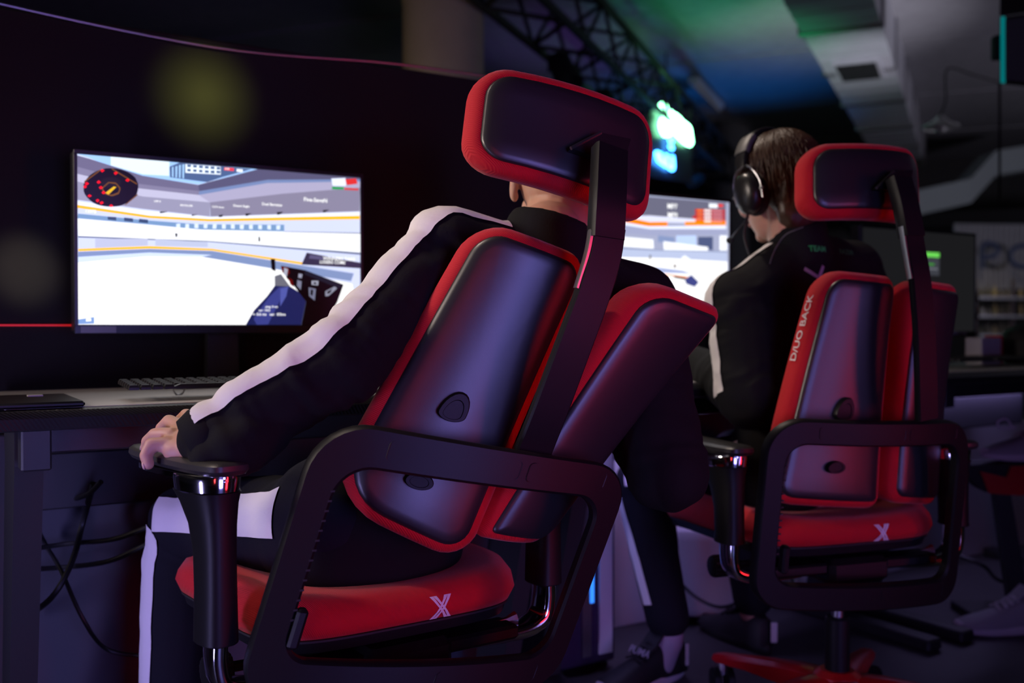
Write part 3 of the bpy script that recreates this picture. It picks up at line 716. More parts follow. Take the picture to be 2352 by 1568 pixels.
lo = spline([rowp(.24, -.455, DZ - .06), rowp(.20, -.46, DZ + .01), rowp(.26, -.452, DZ + .035), rowp(.32, -.44, DZ + .0)], 8)
tag(MB().tube(lo, .003, 8).build('loose_cable', M['cable']), 'thin black cable loop standing up behind the jacket cuff', 'cable')
# cables hanging in front of the back panel under the first desk
def hang(lbl, pts, r, Y=1.93, g='cables under the left desk'):
    tag(MB().tube(spline([at(x, y, Y + .05 * math.sin(i * 1.7)) for i, (x, y) in enumerate(pts)], 7), r, 8).build('hanging_cable', M['cable']), lbl, 'cable', g)
hang('black cable sagging just below the desk frame', [(78, 1150), (140, 1152), (200, 1135), (232, 1106)], .005)
hang('upper of two black cables crossing behind the player\'s shin', [(60, 1262), (160, 1248), (260, 1238), (345, 1208)], .005)
hang('lower of two black cables crossing behind the player\'s shin', [(55, 1308), (150, 1302), (250, 1288), (345, 1246)], .005)
hang('black cable falling from the desk to the floor at lower left', [(215, 1110), (190, 1200), (165, 1290), (120, 1370), (55, 1420)], .006)
hang('thin black cable with a plug trailing towards the floor', [(82, 1205), (105, 1250), (140, 1310), (190, 1420), (245, 1490), (340, 1508)], .004)
plug = at(84, 1212, 1.93); MBp = MB().tube([at(70, 1185, 1.93), at(80, 1206, 1.93), at(92, 1236, 1.93)], [.010, .012, .006], 8)
tag(MBp.build('power_plug', M['cable']), 'black power plug hanging by the left desk leg', 'plug')

# ------------------------------------------------------------------ things under and on the further desks
p0 = rowp(.87, .01, 0)
pc = thing('pc_tower', 'dark computer tower with a blue light strip beside the near chair', 'computer', p0)
MB().box(p0 + UP * .335, (.09, .11, .315), (ROW, AHEAD, UP), .006).build('case', mat('violet_glass_panel', (.045, .03, .07), .12), pc, 40)
for dx in (-.07, .07): MB().box(p0 + ROW * dx + UP * .011, (.012, .09, .011), (ROW, AHEAD, UP), .003).build('foot', M['matte'], pc, None)
MB().box(p0 + ROW * .010 - AHEAD * .114 + UP * .38, (.006, .003, .20), (ROW, AHEAD, UP)).build('light_strip', emit('blue_strip', (.03, .22, 1.0), 1.6), pc, None)
MB().box(p0 + ROW * .055 - AHEAD * .113 + UP * .335, (.020, .003, .29), (ROW, AHEAD, UP)).build('front_trim', M['pc_white'], pc, None)
MB().box(p0 - ROW * .005 - AHEAD * .113 + UP * .335, (.014, .003, .29), (ROW, AHEAD, UP)).build('front_trim', M['steel'], pc, None)
wq = Quad(at(1512, 1190, 2.86), at(1700, 1190, 2.98), at(1545, 1392, 2.86), at(1700, 1396, 2.98), bu=.015)
wc = MB(); wq.pillow((.03, .05, .03, .03), [(.02, 0), (.006, -.004), (0, -.02), (0, -.16), (.006, -.18), (.02, -.185)], mb=wc)
low = min(p.z for p in wc.v)
wc_o = wc.build('white_cabinet', M['pc_white'])
wc_o.location.z = -low
tag(wc_o, 'white rounded computer cabinet under the middle desk', 'computer')
hs = spline([at(1555, 1330, 2.80), at(1600, 1372, 2.78), at(1655, 1394, 2.78), at(1700, 1372, 2.80), at(1690, 1300, 2.82)], 7)
tag(MB().tube(hs, .005, 8).build('floor_cable', M['cable']), 'black cable looping in front of the white cabinet', 'cable')
fc = [at(2200, 1275, 3.1), at(2260, 1300, 3.05), at(2290, 1330, 3.18), at(2352, 1352, 3.2), at(2400, 1360, 3.2)]
tag(MB().tube(spline(fc, 6), .006, 8).build('trailing_cable', M['cable']), 'black cable sagging below the right-hand desk', 'cable')
# cards and a mouse by the headset player's hand
q = rowp(SP[1] + .07, -.305, DZ + .003)
nt_ = MB().loft([[q, q + ROW * .055, q + ROW * .055 + AHEAD * .03, q + AHEAD * .03], [q + UP * .028 + AHEAD * .013, q + ROW * .055 + UP * .028 + AHEAD * .013, q + ROW * .055 + AHEAD * .017 + UP * .028, q + AHEAD * .017 + UP * .028]])
tag(nt_.build('tent_card', M['lamp_white'], smooth=None), 'small white tent card standing on the middle desk', 'card')
def mouse(lbl, c):
    m = thing('computer_mouse', lbl, 'mouse', c)
    rings = []
    for t, w, h in ((-1, .012, .008), (-.85, .024, .022), (-.4, .031, .034), (.2, .030, .036), (.7, .028, .026), (1, .016, .012)):
        rings.append([c + AHEAD * t * .058 + ROW * w * math.cos(R(a)) + UP * (.001 + h * math.sin(R(a))) for a in range(0, 181, 20)])
    MB().loft(rings).build('shell', M['keys'], m)
    MB().lathe([(.008, -.003), (.009, 0), (.008, .003)], c + AHEAD * .034 + UP * .029, ROW, 14).build('wheel', emit('wheel_glow', (.03, .2, 1.0), .8), m)
mouse('black mouse with a blue lit wheel on the middle desk', rowp(SP[1] - .28, -.24, DZ + .003))
bx = rowp(SP[2] + .20, -.10, DZ + .003)
b_ = thing('paper_box', 'small pale box with a red edge under the dark monitor', 'box', bx)
MB().box(bx + UP * .045, (.055, .03, .045), (ROW, AHEAD, UP), .002).build('carton', M['pc_white'], b_, None)
MB().box(bx + UP * .045 + ROW * .061, (.006, .031, .052), (ROW, AHEAD, UP), .001).build('red_edge', M['gloss_red'], b_, None)
hx = rowp(SP[2] + .46, -.12, DZ + .003)
h_ = thing('black_bag', 'black slumped bag at the far end of the right-hand desk', 'bag', hx)
MB().loft([[hx + ROW * (r * 1.3 * math.cos(a * math.pi / 8)) + AHEAD * (r * math.sin(a * math.pi / 8)) + UP * z for a in range(16)] for r, z in ((.08, 0), (.10, .02), (.10, .07), (.085, .11), (.05, .135), (.02, .14))]).build('body', M['matte'], h_)
MB().tube(spline([hx + ROW * .05 + UP * .12, hx + ROW * .02 + UP * .18, hx - ROW * .04 + UP * .12], 6), .008, 8).build('handle', M['matte'], h_)

# ------------------------------------------------------------------ gaming chairs
def make_chair(label, base, yaw, arm_z, arm_yaw, Q, spine, sleeve, arm_yaw_r=0):
    ch = thing('gaming_chair', label, 'chair', base, 'red and black gaming chairs')
    X = V((math.cos(yaw), math.sin(yaw), 0)); Y = V((-math.sin(yaw), math.cos(yaw), 0)); B = V(base)
    def P(x, y, z): return B + X * x + Y * y + UP * z
    # --- five-star base
    hub = MB().lathe([(.052, .075), (.055, .085), (.050, .125), (.036, .135)], P(0, 0, 0), n=24).build('base_hub', M['gloss_red'], ch)
    for k in range(5):
        a = yaw + R(90 + 72 * k + 22); e = V((math.cos(a), math.sin(a), 0)); n = V((-e.y, e.x, 0)); rings = []
        for t, w, z0, z1 in ((.03, .034, .070, .125), (.10, .031, .074, .122), (.22, .024, .078, .106), (.31, .019, .074, .092), (.325, .014, .076, .088)):
            rings.append([B + e * t + n * w + UP * z0, B + e * t + n * w + UP * (z1 - .008), B + e * t + n * (w * .6) + UP * z1, B + e * t - n * (w * .6) + UP * z1, B + e * t - n * w + UP * (z1 - .008), B + e * t - n * w + UP * z0])
        leg = MB().loft(rings).build('base_leg', M['gloss_red'], ch, 40)
        c = B + e * .305 + UP * .030; ca = V((math.cos(a + .9), math.sin(a + .9), 0))
        cs = MB()
        for s in (-1, 1): cs.lathe([(.008, -.009), (.026, -.009), (.030, -.006), (.030, .006), (.026, .009), (.008, .009)], c + ca * .017 * s, ca, 20)
        w_ = cs.build('caster', M['plastic'], ch)
        MB().lathe([(.012, 0), (.012, .03), (.008, .046)], c + UP * .014, n=12).build('caster_stem', M['steel'], w_)
    MB().lathe([(.026, .12), (.026, .245), (.022, .25)], P(0, 0, 0), n=24).build('gas_lift_sleeve', M['plastic'], ch)
    MB().lathe([(.0135, .24), (.0135, .36)], P(0, 0, 0), n=20).build('gas_lift_piston', M['steel'], ch)
    # --- tilt mechanism, arm bracket bar, lever and knob
    mech = MB().box(P(0, .06, .365), (.075, .14, .028), (X, Y, UP), .012).build('tilt_mechanism', M['plastic'], ch, 40)
    MB().box(P(0, -.035, .372), (.21, .03, .012), (X, Y, UP), .005).build('cross_bar', M['plastic'], mech, 40)
    MB().tube([P(-.07, .05, .365), P(-.23, .06, .365)], .008, 10).build('tension_rod', M['plastic'], mech)
    kn = MB()
    kn.loft([[P(-.232 - z, .06, .365) + (Y * math.cos(2 * math.pi * k / 32) + UP * math.sin(2 * math.pi * k / 32)) * r * (1 if k % 2 else .93) for k in range(32)] for r, z in ((.012, 0), (.023, .003), (.024, .008), (.024, .036), (.022, .042), (.012, .044))])
    kn.build('tension_knob', M['plastic'], mech, 25)
    MB().tube(spline([P(.07, .0, .372), P(.16, -.02, .376), P(.225, -.03, .384)], 4), [.006] * 8 + [.012], 8).build('lever', M['steel'], mech)
    # --- seat
    def seat_ring(ins, z, dish=0.0, n=72):
        out = []; hx, y0, y1 = .238 - ins, -.088 + ins, .425 - ins
        for k in range(n):
            a = 2 * math.pi * k / n; c, s = math.cos(a), math.sin(a); ex = .42
            x = hx * math.copysign(abs(c) ** ex, c); y = (y0 + y1) / 2 + (y1 - y0) / 2 * math.copysign(abs(s) ** ex, s)
            f = max(0, (y - .22) / .2); x *= 1 + .02 * f
            zz = z + dish * (abs(x) / .23) ** 2 - .035 * f * f * (1 if z > .44 else .6)
            out.append(P(x, y, zz))
        return out
    st = MB(); L = [seat_ring(.16, .422), seat_ring(.03, .420), seat_ring(.008, .426), seat_ring(.0, .440, .006), seat_ring(.004, .456, .012), seat_ring(.016, .470, .018), seat_ring(.035, .476, .020), seat_ring(.07, .474, .012), seat_ring(.12, .470, .004), seat_ring(.2, .468)]
    st.loft(L); seat = st.build('seat', M['red'], ch, 60)
    MB().loft([seat_ring(.05, .392), seat_ring(.016, .404), seat_ring(.012, .4195), seat_ring(.12, .421)]).build('seat_pan', M['plastic'], ch, 40)
    MB().loft([seat_ring(.016, .4195), seat_ring(.009, .4205), seat_ring(.009, .4235), seat_ring(.016, .4245)], False, False, True).build('piping', M['matte'], seat, 40)
    # embroidered cross on the rear face of the seat
    rear = st.v; bv = BVHTree.FromPolygons([tuple(p) for p in st.v], st.f)
    def onseat(x, z):
        h = bv.ray_cast(P(x, -.4, z), Y)[0]
        return (h if h else P(x, -.088, z)) - Y * .0012
    lg = MB()
    for sx in (1, -1):
        for off in (-.0032, .0032):
            a, b = V((.047 - .013 * sx + off, .426)), V((.047 + .013 * sx + off, .461)); w = .0021; n_ = 6; ring = []
            for k in range(n_ + 1):
                c = lerp(a, b, k / n_); ww = w * (1 + .5 * (abs(k / n_ - .5) * 2) ** 3)
                ring.append((onseat(c.x - ww, c.y), onseat(c.x + ww, c.y)))
            k0 = len(lg.v); lg.v += [p for r_ in ring for p in r_]; lg.f += [(k0 + 2 * k, k0 + 2 * k + 1, k0 + 2 * k + 3, k0 + 2 * k + 2) for k in range(n_)]
    lo = lg.build('embroidered_cross', M['white_print'], seat, None)
    # --- arm rests
    for s in (-1, 1):
        ax, ay = s * .285, -.028; az = arm_z if s < 0 else arm_z - .01
        ya = yaw + (arm_yaw if s < 0 else arm_yaw_r); F = V((-math.sin(ya), math.cos(ya), 0)); S = V((math.cos(ya), math.sin(ya), 0))
        def ring(c, hx, hy, r=.35, n=28):
            out = []
            for k in range(n):
                a = 2 * math.pi * k / n; co, si = math.cos(a), math.sin(a)
                out.append(c + S * hx * math.copysign(abs(co) ** (2 * r), co) + F * hy * math.copysign(abs(si) ** (2 * r), si))
            return out
        top = P(ax, ay, az)
        po = MB()
        po.loft([ring(P(ax, ay, z), hx, hy) for z, hx, hy in ((.435, .0235, .032), (.437, .0255, .034), (az - .15, .024, .033))] + [ring(P(ax, ay, z) + F * d, hx, hy) for z, hx, hy, d in ((az - .10, .024, .034, .002), (az - .06, .026, .040, .008), (az - .03, .031, .050, .018), (az - .014, .036, .058, .024))])
        pst = po.build('arm_post', M['plastic'], ch, 40)
        MB().loft([ring(top + F * .024 + UP * z, hx, hy, .48) for z, hx, hy in ((-.0145, .036, .056), (-.012, .0385, .060), (.006, .040, .062), (.009, .039, .061))]).build('chrome_collar', M['chrome'], pst, 40)
        br = MB(); pth = spline([P(ax, ay, .445), P(ax, ay, .405), P(ax * .96, ay, .375), P(ax * .80, ay, .362), P(ax * .45, ay, .366)], 6)
        rings = []
        for i, p in enumerate(pth):
            t = (pth[min(i + 1, len(pth) - 1)] - pth[max(0, i - 1)]).normalized(); a_ = Y; b_ = t.cross(a_).normalized()
            rings.append([p + a_ * .026 * math.copysign(abs(math.cos(q)) ** .6, math.cos(q)) + b_ * .013 * math.copysign(abs(math.sin(q)) ** .6, math.sin(q)) for q in [2 * math.pi * k / 20 for k in range(20)]])
        br.loft(rings).build('chrome_bracket', M['chrome'], ch, 40)
        pd = MB(); rings = []
        for ins, z in ((.014, .010), (.004, .013), (0, .019), (.001, .026), (.006, .030), (.02, .031), (.034, .0305)):
            out = []
            for k in range(48):
                a = 2 * math.pi * k / 48; co, si = math.cos(a), math.sin(a); e = .42
                x = (.037 - ins) * math.copysign(abs(co) ** e, co); y = .088 + (.140 - ins) * math.copysign(abs(si) ** e, si)
                x *= 1 - .10 * max(0, (y - .1) / .15); out.append(top + S * x + F * y + UP * (z + .006 * max(0, y / .25) ** 2))
            rings.append(out)
        pad = pd.loft(rings).build('arm_pad', M['arm_pad'], ch, 40)
        MB().loft([ring(top + F * .088 + UP * z, .034, .126, .42, 36) for z in (.003, .0105)]).build('pad_tray', M['chrome'], pad, 40)
    # --- back frame loop
    lq = Q['loop']; BW = Q['bar']
    rad_o, rad_i = (.06, .06, .075, .075), (.035, .035, .045, .045)
    def lring(i, w): return lq.ring(lq.outline(i, tuple(max(.01, q - min(i[:2] + i[2:])) for q in rad_o), 8, 8), w)
    def inner(g, w): return lq.ring(lq.outline((.050 * BW - g, .046 * BW - g, .066 * BW - g, .062 * BW - g), tuple(q + g * .5 for q in rad_i), 8, 8), w)
    z4 = (0, 0, 0, 0); b4 = (.004,) * 4
    fr = MB(); fr.loft([lring(z4, -.012), lring(z4, .004), lring(b4, .009), inner(.004, .009), inner(0, .004), inner(0, -.012), inner(.004, -.016), lring(b4, -.016)], closed=True)
    frame = fr.build('back_frame', M['plastic'], ch, 40)
    def plate(u0, u1, v0, v1, name, parent):
        sub = Quad(lq.p(u0, v1, .0085), lq.p(u1, v1, .0085), lq.p(u0, v0, .0085), lq.p(u1, v0, .0085))
        mb = MB(); sub.pillow(.008, [(.003, 0), (.0015, .0012), (.001, .0012), (0, 0)], mb=mb, shrink=2); return mb.build(name, M['plastic'], parent, 40)
    h = lq.lv; w = lq.lu
    plate(.20, .60, 1 - .048 * BW / h, 1 - .014 * BW / h, 'bar_cover', frame); plate(.62, .90, 1 - .048 * BW / h, 1 - .014 * BW / h, 'bar_cover', frame); plate(.55, .90, .018 / h, .050 / h, 'bar_cover', frame)
    # toothed height rack inside the left upright
    for k in range(14):
        v = .30 + .035 * k; MB().box(lq.p(.098 * BW, v, .0085), (.0014, .0014, .0030), (UP, lq.n, lq.n.cross(UP))).build('rack_tooth', M['matte'], frame, None)
    MB().box(lq.p(.112, .27, .004), (.008, .010, .028), ((lq.c[1] - lq.c[0]).normalized(), lq.n, (lq.c[0] - lq.c[2]).normalized()), .004).build('height_button', M['plastic'], frame, 40)
    # --- twin back pads
    for key in ('left', 'right'):
        q = Q[key]; rad = Q['rad_' + key]; th = Q['th_' + key]
        cu = MB(); q.pillow(rad, [(.030, -.001), (.016, .003), (.006, -.002), (.001, -.010), (0, -.02), (.001, -th + .018), (.006, -th + .008), (.018, -th)], mb=cu)
        cush = cu.build('back_pad', M['red'], ch, 60)
        shl = MB(); q.pillow(tuple(max(.012, r_ - .018) for r_ in rad), [(.004, -.004), (.0, .002), (.002, .007), (.008, .010), (.02, .0115)], base=(.016,) * 4, mb=shl)
        sh_ = shl.build('back_shell', M['shell'], cush, 60)
        if key == 'left':
            e = (q.c[1] - q.c[0]).normalized(); f = (q.c[0] - q.c[2]).normalized()
            for v, hh in ((.40, .036), (.175, .014)):
                c = q.p(.47, v, .013)
                MB().loft([[c + (e * .022 * math.cos(a) + f * (hh * math.sin(a) if math.sin(a) > 0 else .012 * math.sin(a))) * s_ + q.n * z for a in [2 * math.pi * k / 24 for k in range(24)]] for s_, z in ((1, -.004), (1, .006), (.92, .009), (.66, .009), (.62, .0075), (.2, .0075))]).build('pad_clip', M['plastic'], sh_, 40)
            if Q.get('print'):
                me = text_mesh('D/UO BACK', .026, lambda x, y: q.p(0, .60 + x / q.lv, -.012 - y) - e * .0016, origin(ch), .0003)
                link('side_print', me, M['white_print'], cush)
    # --- head rest
    q = Q['head']; hr = MB()
    q.pillow((.050, .050, .055, .055), [(.026, -.001), (.015, .004), (.006, .0), (.001, -.008), (0, -.02), (.002, -.032), (.010, -.041), (.03, -.045)], mb=hr, shrink=9)
    head = hr.build('headrest', M['red'], ch, 60)
    hs_ = MB(); q.pillow((.036, .036, .040, .040), [(.003, -.003), (0, .004), (.003, .008), (.012, .0105), (.03, .012)], base=(.017,) * 4, mb=hs_, shrink=9)
    hsh = hs_.build('headrest_shell', M['shell'], head, 60)
    e = (q.c[1] - q.c[0]).normalized(); f = (q.c[0] - q.c[2]).normalized()
    c = q.p(.62, .42, .016)
    MB().prism([c - e * .055 - f * .016, c + e * .035 - f * .022, c + e * .045 + f * .026, c - e * .008 + f * .022], q.n * .014).build('tilt_bracket', M['plastic'], hsh, None)
    MB().tube([c - e * .056 - f * .016 + q.n * .014, c - e * .008 + f * .022 + q.n * .014], .003, 8).build('bracket_edge', M['steel'], hsh)
    # --- headrest spine
    def bar(pts, w, t, name, m, par):
        pth = spline(pts, 6); rings = []
        for i, p in enumerate(pth):
            tg = (pth[min(i + 1, len(pth) - 1)] - pth[max(0, i - 1)]).normalized(); a_ = e.copy(); a_ = (a_ - tg * a_.dot(tg)).normalized(); b_ = tg.cross(a_)
            ww = w if not isinstance(w, tuple) else lerp(w[0], w[1], i / (len(pth) - 1))
            rings.append([p + a_ * x * ww + b_ * y * t for x, y in ((-1, -.6), (-.9, -1), (.9, -1), (1, -.6), (1, .6), (.9, 1), (-.9, 1), (-1, .6))])
        return MB().loft(rings).build(name, m, par, 40)
    sp = bar(spine, Q['spw'], .008, 'headrest_spine', M['plastic'], ch)
    sl = bar(sleeve, Q['slw'], .013, 'spine_sleeve', M['plastic'], ch)
    bar([p - e * Q['spw'][1] * 1.04 - UP * .0 for p in spine[-3:]], .0028, .006, 'steel_edge', M['steel'], sp)
    return ch

NEAR_Q = dict(
    loop=Quad(at(735, 955, 1.375), at(1455, 1072, 1.535), at(532, 1612, 1.34), at(1268, 1575, 1.50), bu=.040),
    left=Quad(at(1098, 498, 1.500), at(1368, 600, 1.545), at(736, 1140, 1.460), at(1072, 1300, 1.510), bu=.022, bv=-.012),
    right=Quad(at(1482, 636, 1.545), at(1676, 716, 1.665), at(1092, 1236, 1.515), at(1248, 1252, 1.605), bu=.012, bv=-.006),
    head=Quad(at(1096, 142, 1.520), at(1512, 268, 1.645), at(1068, 378, 1.485), at(1494, 522, 1.60), bu=.030, bv=-.004),
    rad_left=(.085, .055, .055, .06), rad_right=(.02, .05, .035, .06), th_left=.045, th_right=.055, bar=.92, spw=(.029, .026), slw=.027)
sp1 = [at(1222, 1040, 1.468), at(1262, 940, 1.452), at(1318, 790, 1.44), at(1362, 670, 1.44), at(1386, 590, 1.445), at(1398, 520, 1.45)]
sl1 = [at(1391, 548, 1.447), at(1396, 450, 1.455), at(1400, 345, 1.490)]
make_chair('nearest red and black gaming chair with its back tilted to the right', (-.196, 1.57, 0), R(35), .660, R(10), NEAR_Q, sp1, sl1)
FAR_Q = dict(
    loop=Quad(at(1762, 958, 1.905), at(2226, 962, 2.075), at(1722, 1394, 1.945), at(2188, 1378, 2.115), bu=.035),
    left=Quad(at(1896, 618, 2.02), at(2062, 636, 2.08), at(1756, 1156, 1.995), at(2022, 1170, 2.09), bu=.015, bv=-.008),
    right=Quad(at(2100, 640, 2.10), at(2206, 655, 2.20), at(2040, 1156, 2.085), at(2154, 1160, 2.20), bu=.010, bv=-.008),
    head=Quad(at(1846, 330, 2.05), at(2108, 342, 2.18), at(1846, 502, 2.01), at(2118, 512, 2.14), bu=.026),
    rad_left=(.05, .03, .04, .055), rad_right=(.04, .04, .04, .05), th_left=.055, th_right=.07, bar=.80, spw=(.026, .024), slw=.026, print=True)
sp2 = [at(2128, 962, 1.995), at(2126, 880, 1.985), at(2122, 760, 1.98), at(2112, 640, 1.985), at(2100, 570, 1.995), at(2092, 520, 2.0)]
sl2 = [at(2094, 544, 1.998), at(2080, 470, 2.01), at(2064, 412, 2.03)]
make_chair('second red and black gaming chair with lettering on its back pad', (.704, 2.145, 0), R(19), .605, R(4), FAR_Q, sp2, sl2)

# ------------------------------------------------------------------ people
def ell_rings(stations, n=20):
    """stations: (centre, half-width vector, half-depth vector)"""
    return [[c + a * math.cos(2 * math.pi * k / n) + b * math.sin(2 * math.pi * k / n) for k in range(n)] for c, a, b in stations]
def ball(mb, c, a, b, d, n=16, m=10):
    """ellipsoid with half-axis vectors a, b, d"""
    c, a, b, d = V(c), V(a), V(b), V(d)
    mb.loft([[c + d * math.cos(math.pi * (i + .02) / (m + .04)) + (a * math.cos(2 * math.pi * k / n) + b * math.sin(2 * math.pi * k / n)) * math.sin(math.pi * (i + .02) / (m + .04)) for k in range(n)] for i in range(m + 1)])
def limb(mb, pts, rad, n=16):
    """tapering rounded limb through the joints"""
    pts = [V(p) for p in pts]
    for i in range(len(pts) - 1):
        a, b, ra, rb = pts[i], pts[i + 1], rad[i], rad[i + 1]
        t = (b - a).normalized(); u = t.orthogonal().normalized(); w = t.cross(u); L = (b - a).length
        prof = []
        for k in range(6): q = math.pi / 2 * (1 - k / 6); prof.append((ra * math.cos(q), -ra * math.sin(q)))
        for k in range(6): q = math.pi / 2 * k / 5; prof.append((rb * math.cos(q), L + rb * math.sin(q)))
        mb.loft([[a + t * z + (u * math.cos(2 * math.pi * k / n) + w * math.sin(2 * math.pi * k / n)) * max(r, 1e-4) for k in range(n)] for r, z in prof])
def fuse(mb, name, voxel, smooth=4, factor=.5, off=V((0, 0, 0)), fold=None):
    """one continuous skin over all pieces"""
    me = mb.mesh(name, off); o = bpy.data.objects.new(name, me); COL.objects.link(o)
    r = o.modifiers.new('skin', 'REMESH'); r.mode = 'VOXEL'; r.voxel_size = voxel
    if smooth:
        s = o.modifiers.new('soft', 'SMOOTH'); s.iterations = smooth; s.factor = factor
    bpy.context.view_layer.update()
    out = bpy.data.meshes.new_from_object(o.evaluated_get(bpy.context.evaluated_depsgraph_get()))
    bpy.data.objects.remove(o); bpy.data.meshes.remove(me)
    if fold:
        nv = [v.normal.copy() for v in out.vertices]
        for v, nn in zip(out.vertices, nv): v.co += nn * fold(v.co + off)
    for p in out.polygons: p.use_smooth = True
    out.update(); return out
def seg_param(p, pts):
    best = (9, 0, 0); acc = 0
    for i in range(len(pts) - 1):
        a, b = pts[i], pts[i + 1]; d = b - a; L = d.length; t = max(0, min(1, (p - a).dot(d) / (L * L))); q = (p - a - d * t).length
        if q < best[0]: best = (q, acc + t * L, i)
        acc += L
    return best
def folds(limbs, seed, base=.0016):
    """cloth creases: rings round the limbs, strongest at the bends and cuffs, soft drapes elsewhere"""
    def f(p):
        d = noise.noise(p * 9 + V((seed, 0, 0))) * base * 2
        for pts, bends, amp in limbs:
            q, s, _ = seg_param(p, pts)
            if q > .13: continue
            w = 0
            for b, width in bends: w = max(w, math.exp(-((s - b) / width) ** 2))
            n1 = noise.noise(V((s * 25 + noise.noise(p * 12) * 1.6, p.x * 5 + seed, p.z * 5)))
            d += amp * w * (n1 + .35 * noise.noise(V((s * 70, p.x * 9, p.z * 9 + seed)))) * max(0, 1 - q / .13)
        return d
    return f
def ribbon(name, bvh, centres, dirs, half_ang, material, parent, off=.0032, na=9, lens=None):
    """a sewn stripe lying on the cloth: rays leave the limb's axis and stop on its surface"""
    rows = []
    for i, (c, d) in enumerate(zip(centres, dirs)):
        t = (centres[min(i + 1, len(centres) - 1)] - centres[max(0, i - 1)]).normalized(); d = (d - t * d.dot(t)).normalized(); e = t.cross(d)
        h = half_ang[i] if isinstance(half_ang, (list, tuple)) else half_ang; row = []
        for k in range(na + 1):
            a = lerp(-h, h, k / na); dd = d * math.cos(a) + e * math.sin(a); hit = bvh.ray_cast(c, dd, .3)
            row.append((hit[0] if hit[0] else c + dd * .06) + dd * off)
        rows.append(row)
    mb = MB(); n = na + 1
    top = [p for r_ in rows for p in r_]; mb.v = top
    mb.f = [(i * n + k, i * n + k + 1, (i + 1) * n + k + 1, (i + 1) * n + k) for i in range(len(rows) - 1) for k in range(na)]
    return mb.build(name, material, parent, 180)
def bvh_of(o):
    off = origin(o); me = o.data
    return BVHTree.FromPolygons([v.co + off for v in me.vertices], [tuple(p.vertices) for p in me.polygons])
def path_pts(pts, n):
    pts = [V(p) for p in pts]; sp = spline(pts, 12); acc = [0]
    for i in range(1, len(sp)): acc.append(acc[-1] + (sp[i] - sp[i - 1]).length)
    out = []
    for k in range(n + 1):
        s = acc[-1] * k / n; i = max(j for j in range(len(acc)) if acc[j] <= s + 1e-9); i = min(i, len(sp) - 2)
        out.append(lerp(sp[i], sp[i + 1], (s - acc[i]) / max(1e-9, acc[i + 1] - acc[i])))
    return out
def head_parts(mb, c, f, u, s=1.0):
    """skull, jaw, nose, brow and ears; f = where the face looks, u = up"""
    f = V(f).normalized(); u = V(u); u = (u - f * u.dot(f)).normalized(); r = f.cross(u).normalized()
    ball(mb, c + u * .022 * s - f * .006 * s, r * .076 * s, f * .096 * s, u * .098 * s, 24, 16)
    ball(mb, c - u * .045 * s + f * .030 * s, r * .056 * s, f * .060 * s, u * .075 * s, 20, 12)
    ball(mb, c - u * .098 * s + f * .062 * s, r * .026 * s, f * .022 * s, u * .018 * s)
    mb.loft(ell_rings([(c + u * .02 * s + f * .082 * s, r * .008 * s, u * .006 * s), (c - u * .01 * s + f * .098 * s, r * .011 * s, u * .008 * s), (c - u * .028 * s + f * .108 * s, r * .015 * s, u * .011 * s), (c - u * .038 * s + f * .092 * s, r * .016 * s, u * .006 * s)], 12))
    ball(mb, c + u * .034 * s + f * .083 * s, r * .052 * s, f * .013 * s, u * .012 * s)
    for k in (-1, 1):
        ball(mb, c - u * .03 * s + f * .070 * s + r * .040 * s * k, r * .022 * s, f * .018 * s, u * .024 * s)
        e = c + r * .078 * s * k - f * .008 * s - u * .008 * s
        ball(mb, e + r * .004 * s * k, r * .008 * s + f * -.004 * s * 1, f * .019 * s, u * .032 * s + f * -.005 * s)
        ball(mb, e + r * .007 * s * k - f * .010 * s + u * .008 * s, r * .005 * s, f * .008 * s, u * .022 * s)
        ball(mb, e - u * .024 * s + f * .004 * s, r * .006 * s, f * .010 * s, u * .011 * s)
    return f, u, r
def face_details(parent, c, f, u, r, s=1.0):
    for k in (-1, 1):
        b = MB(); ball(b, c + u * .016 * s + f * .082 * s + r * .032 * s * k, r * .013 * s, f * .010 * s, u * .008 * s); b.build('eye', M['eye'], parent, 180)
        b = MB(); b.tube(spline([c + u * .040 * s + f * .093 * s + r * .014 * s * k, c + u * .045 * s + f * .092 * s + r * .034 * s * k, c + u * .038 * s + f * .080 * s + r * .055 * s * k], 4), .0035, 8); b.build('eyebrow', M['hair_dark'], parent)
    b = MB(); ball(b, c - u * .066 * s + f * .090 * s, r * .022 * s, f * .008 * s, u * .007 * s); b.build('lips', M['lips'], parent, 180)
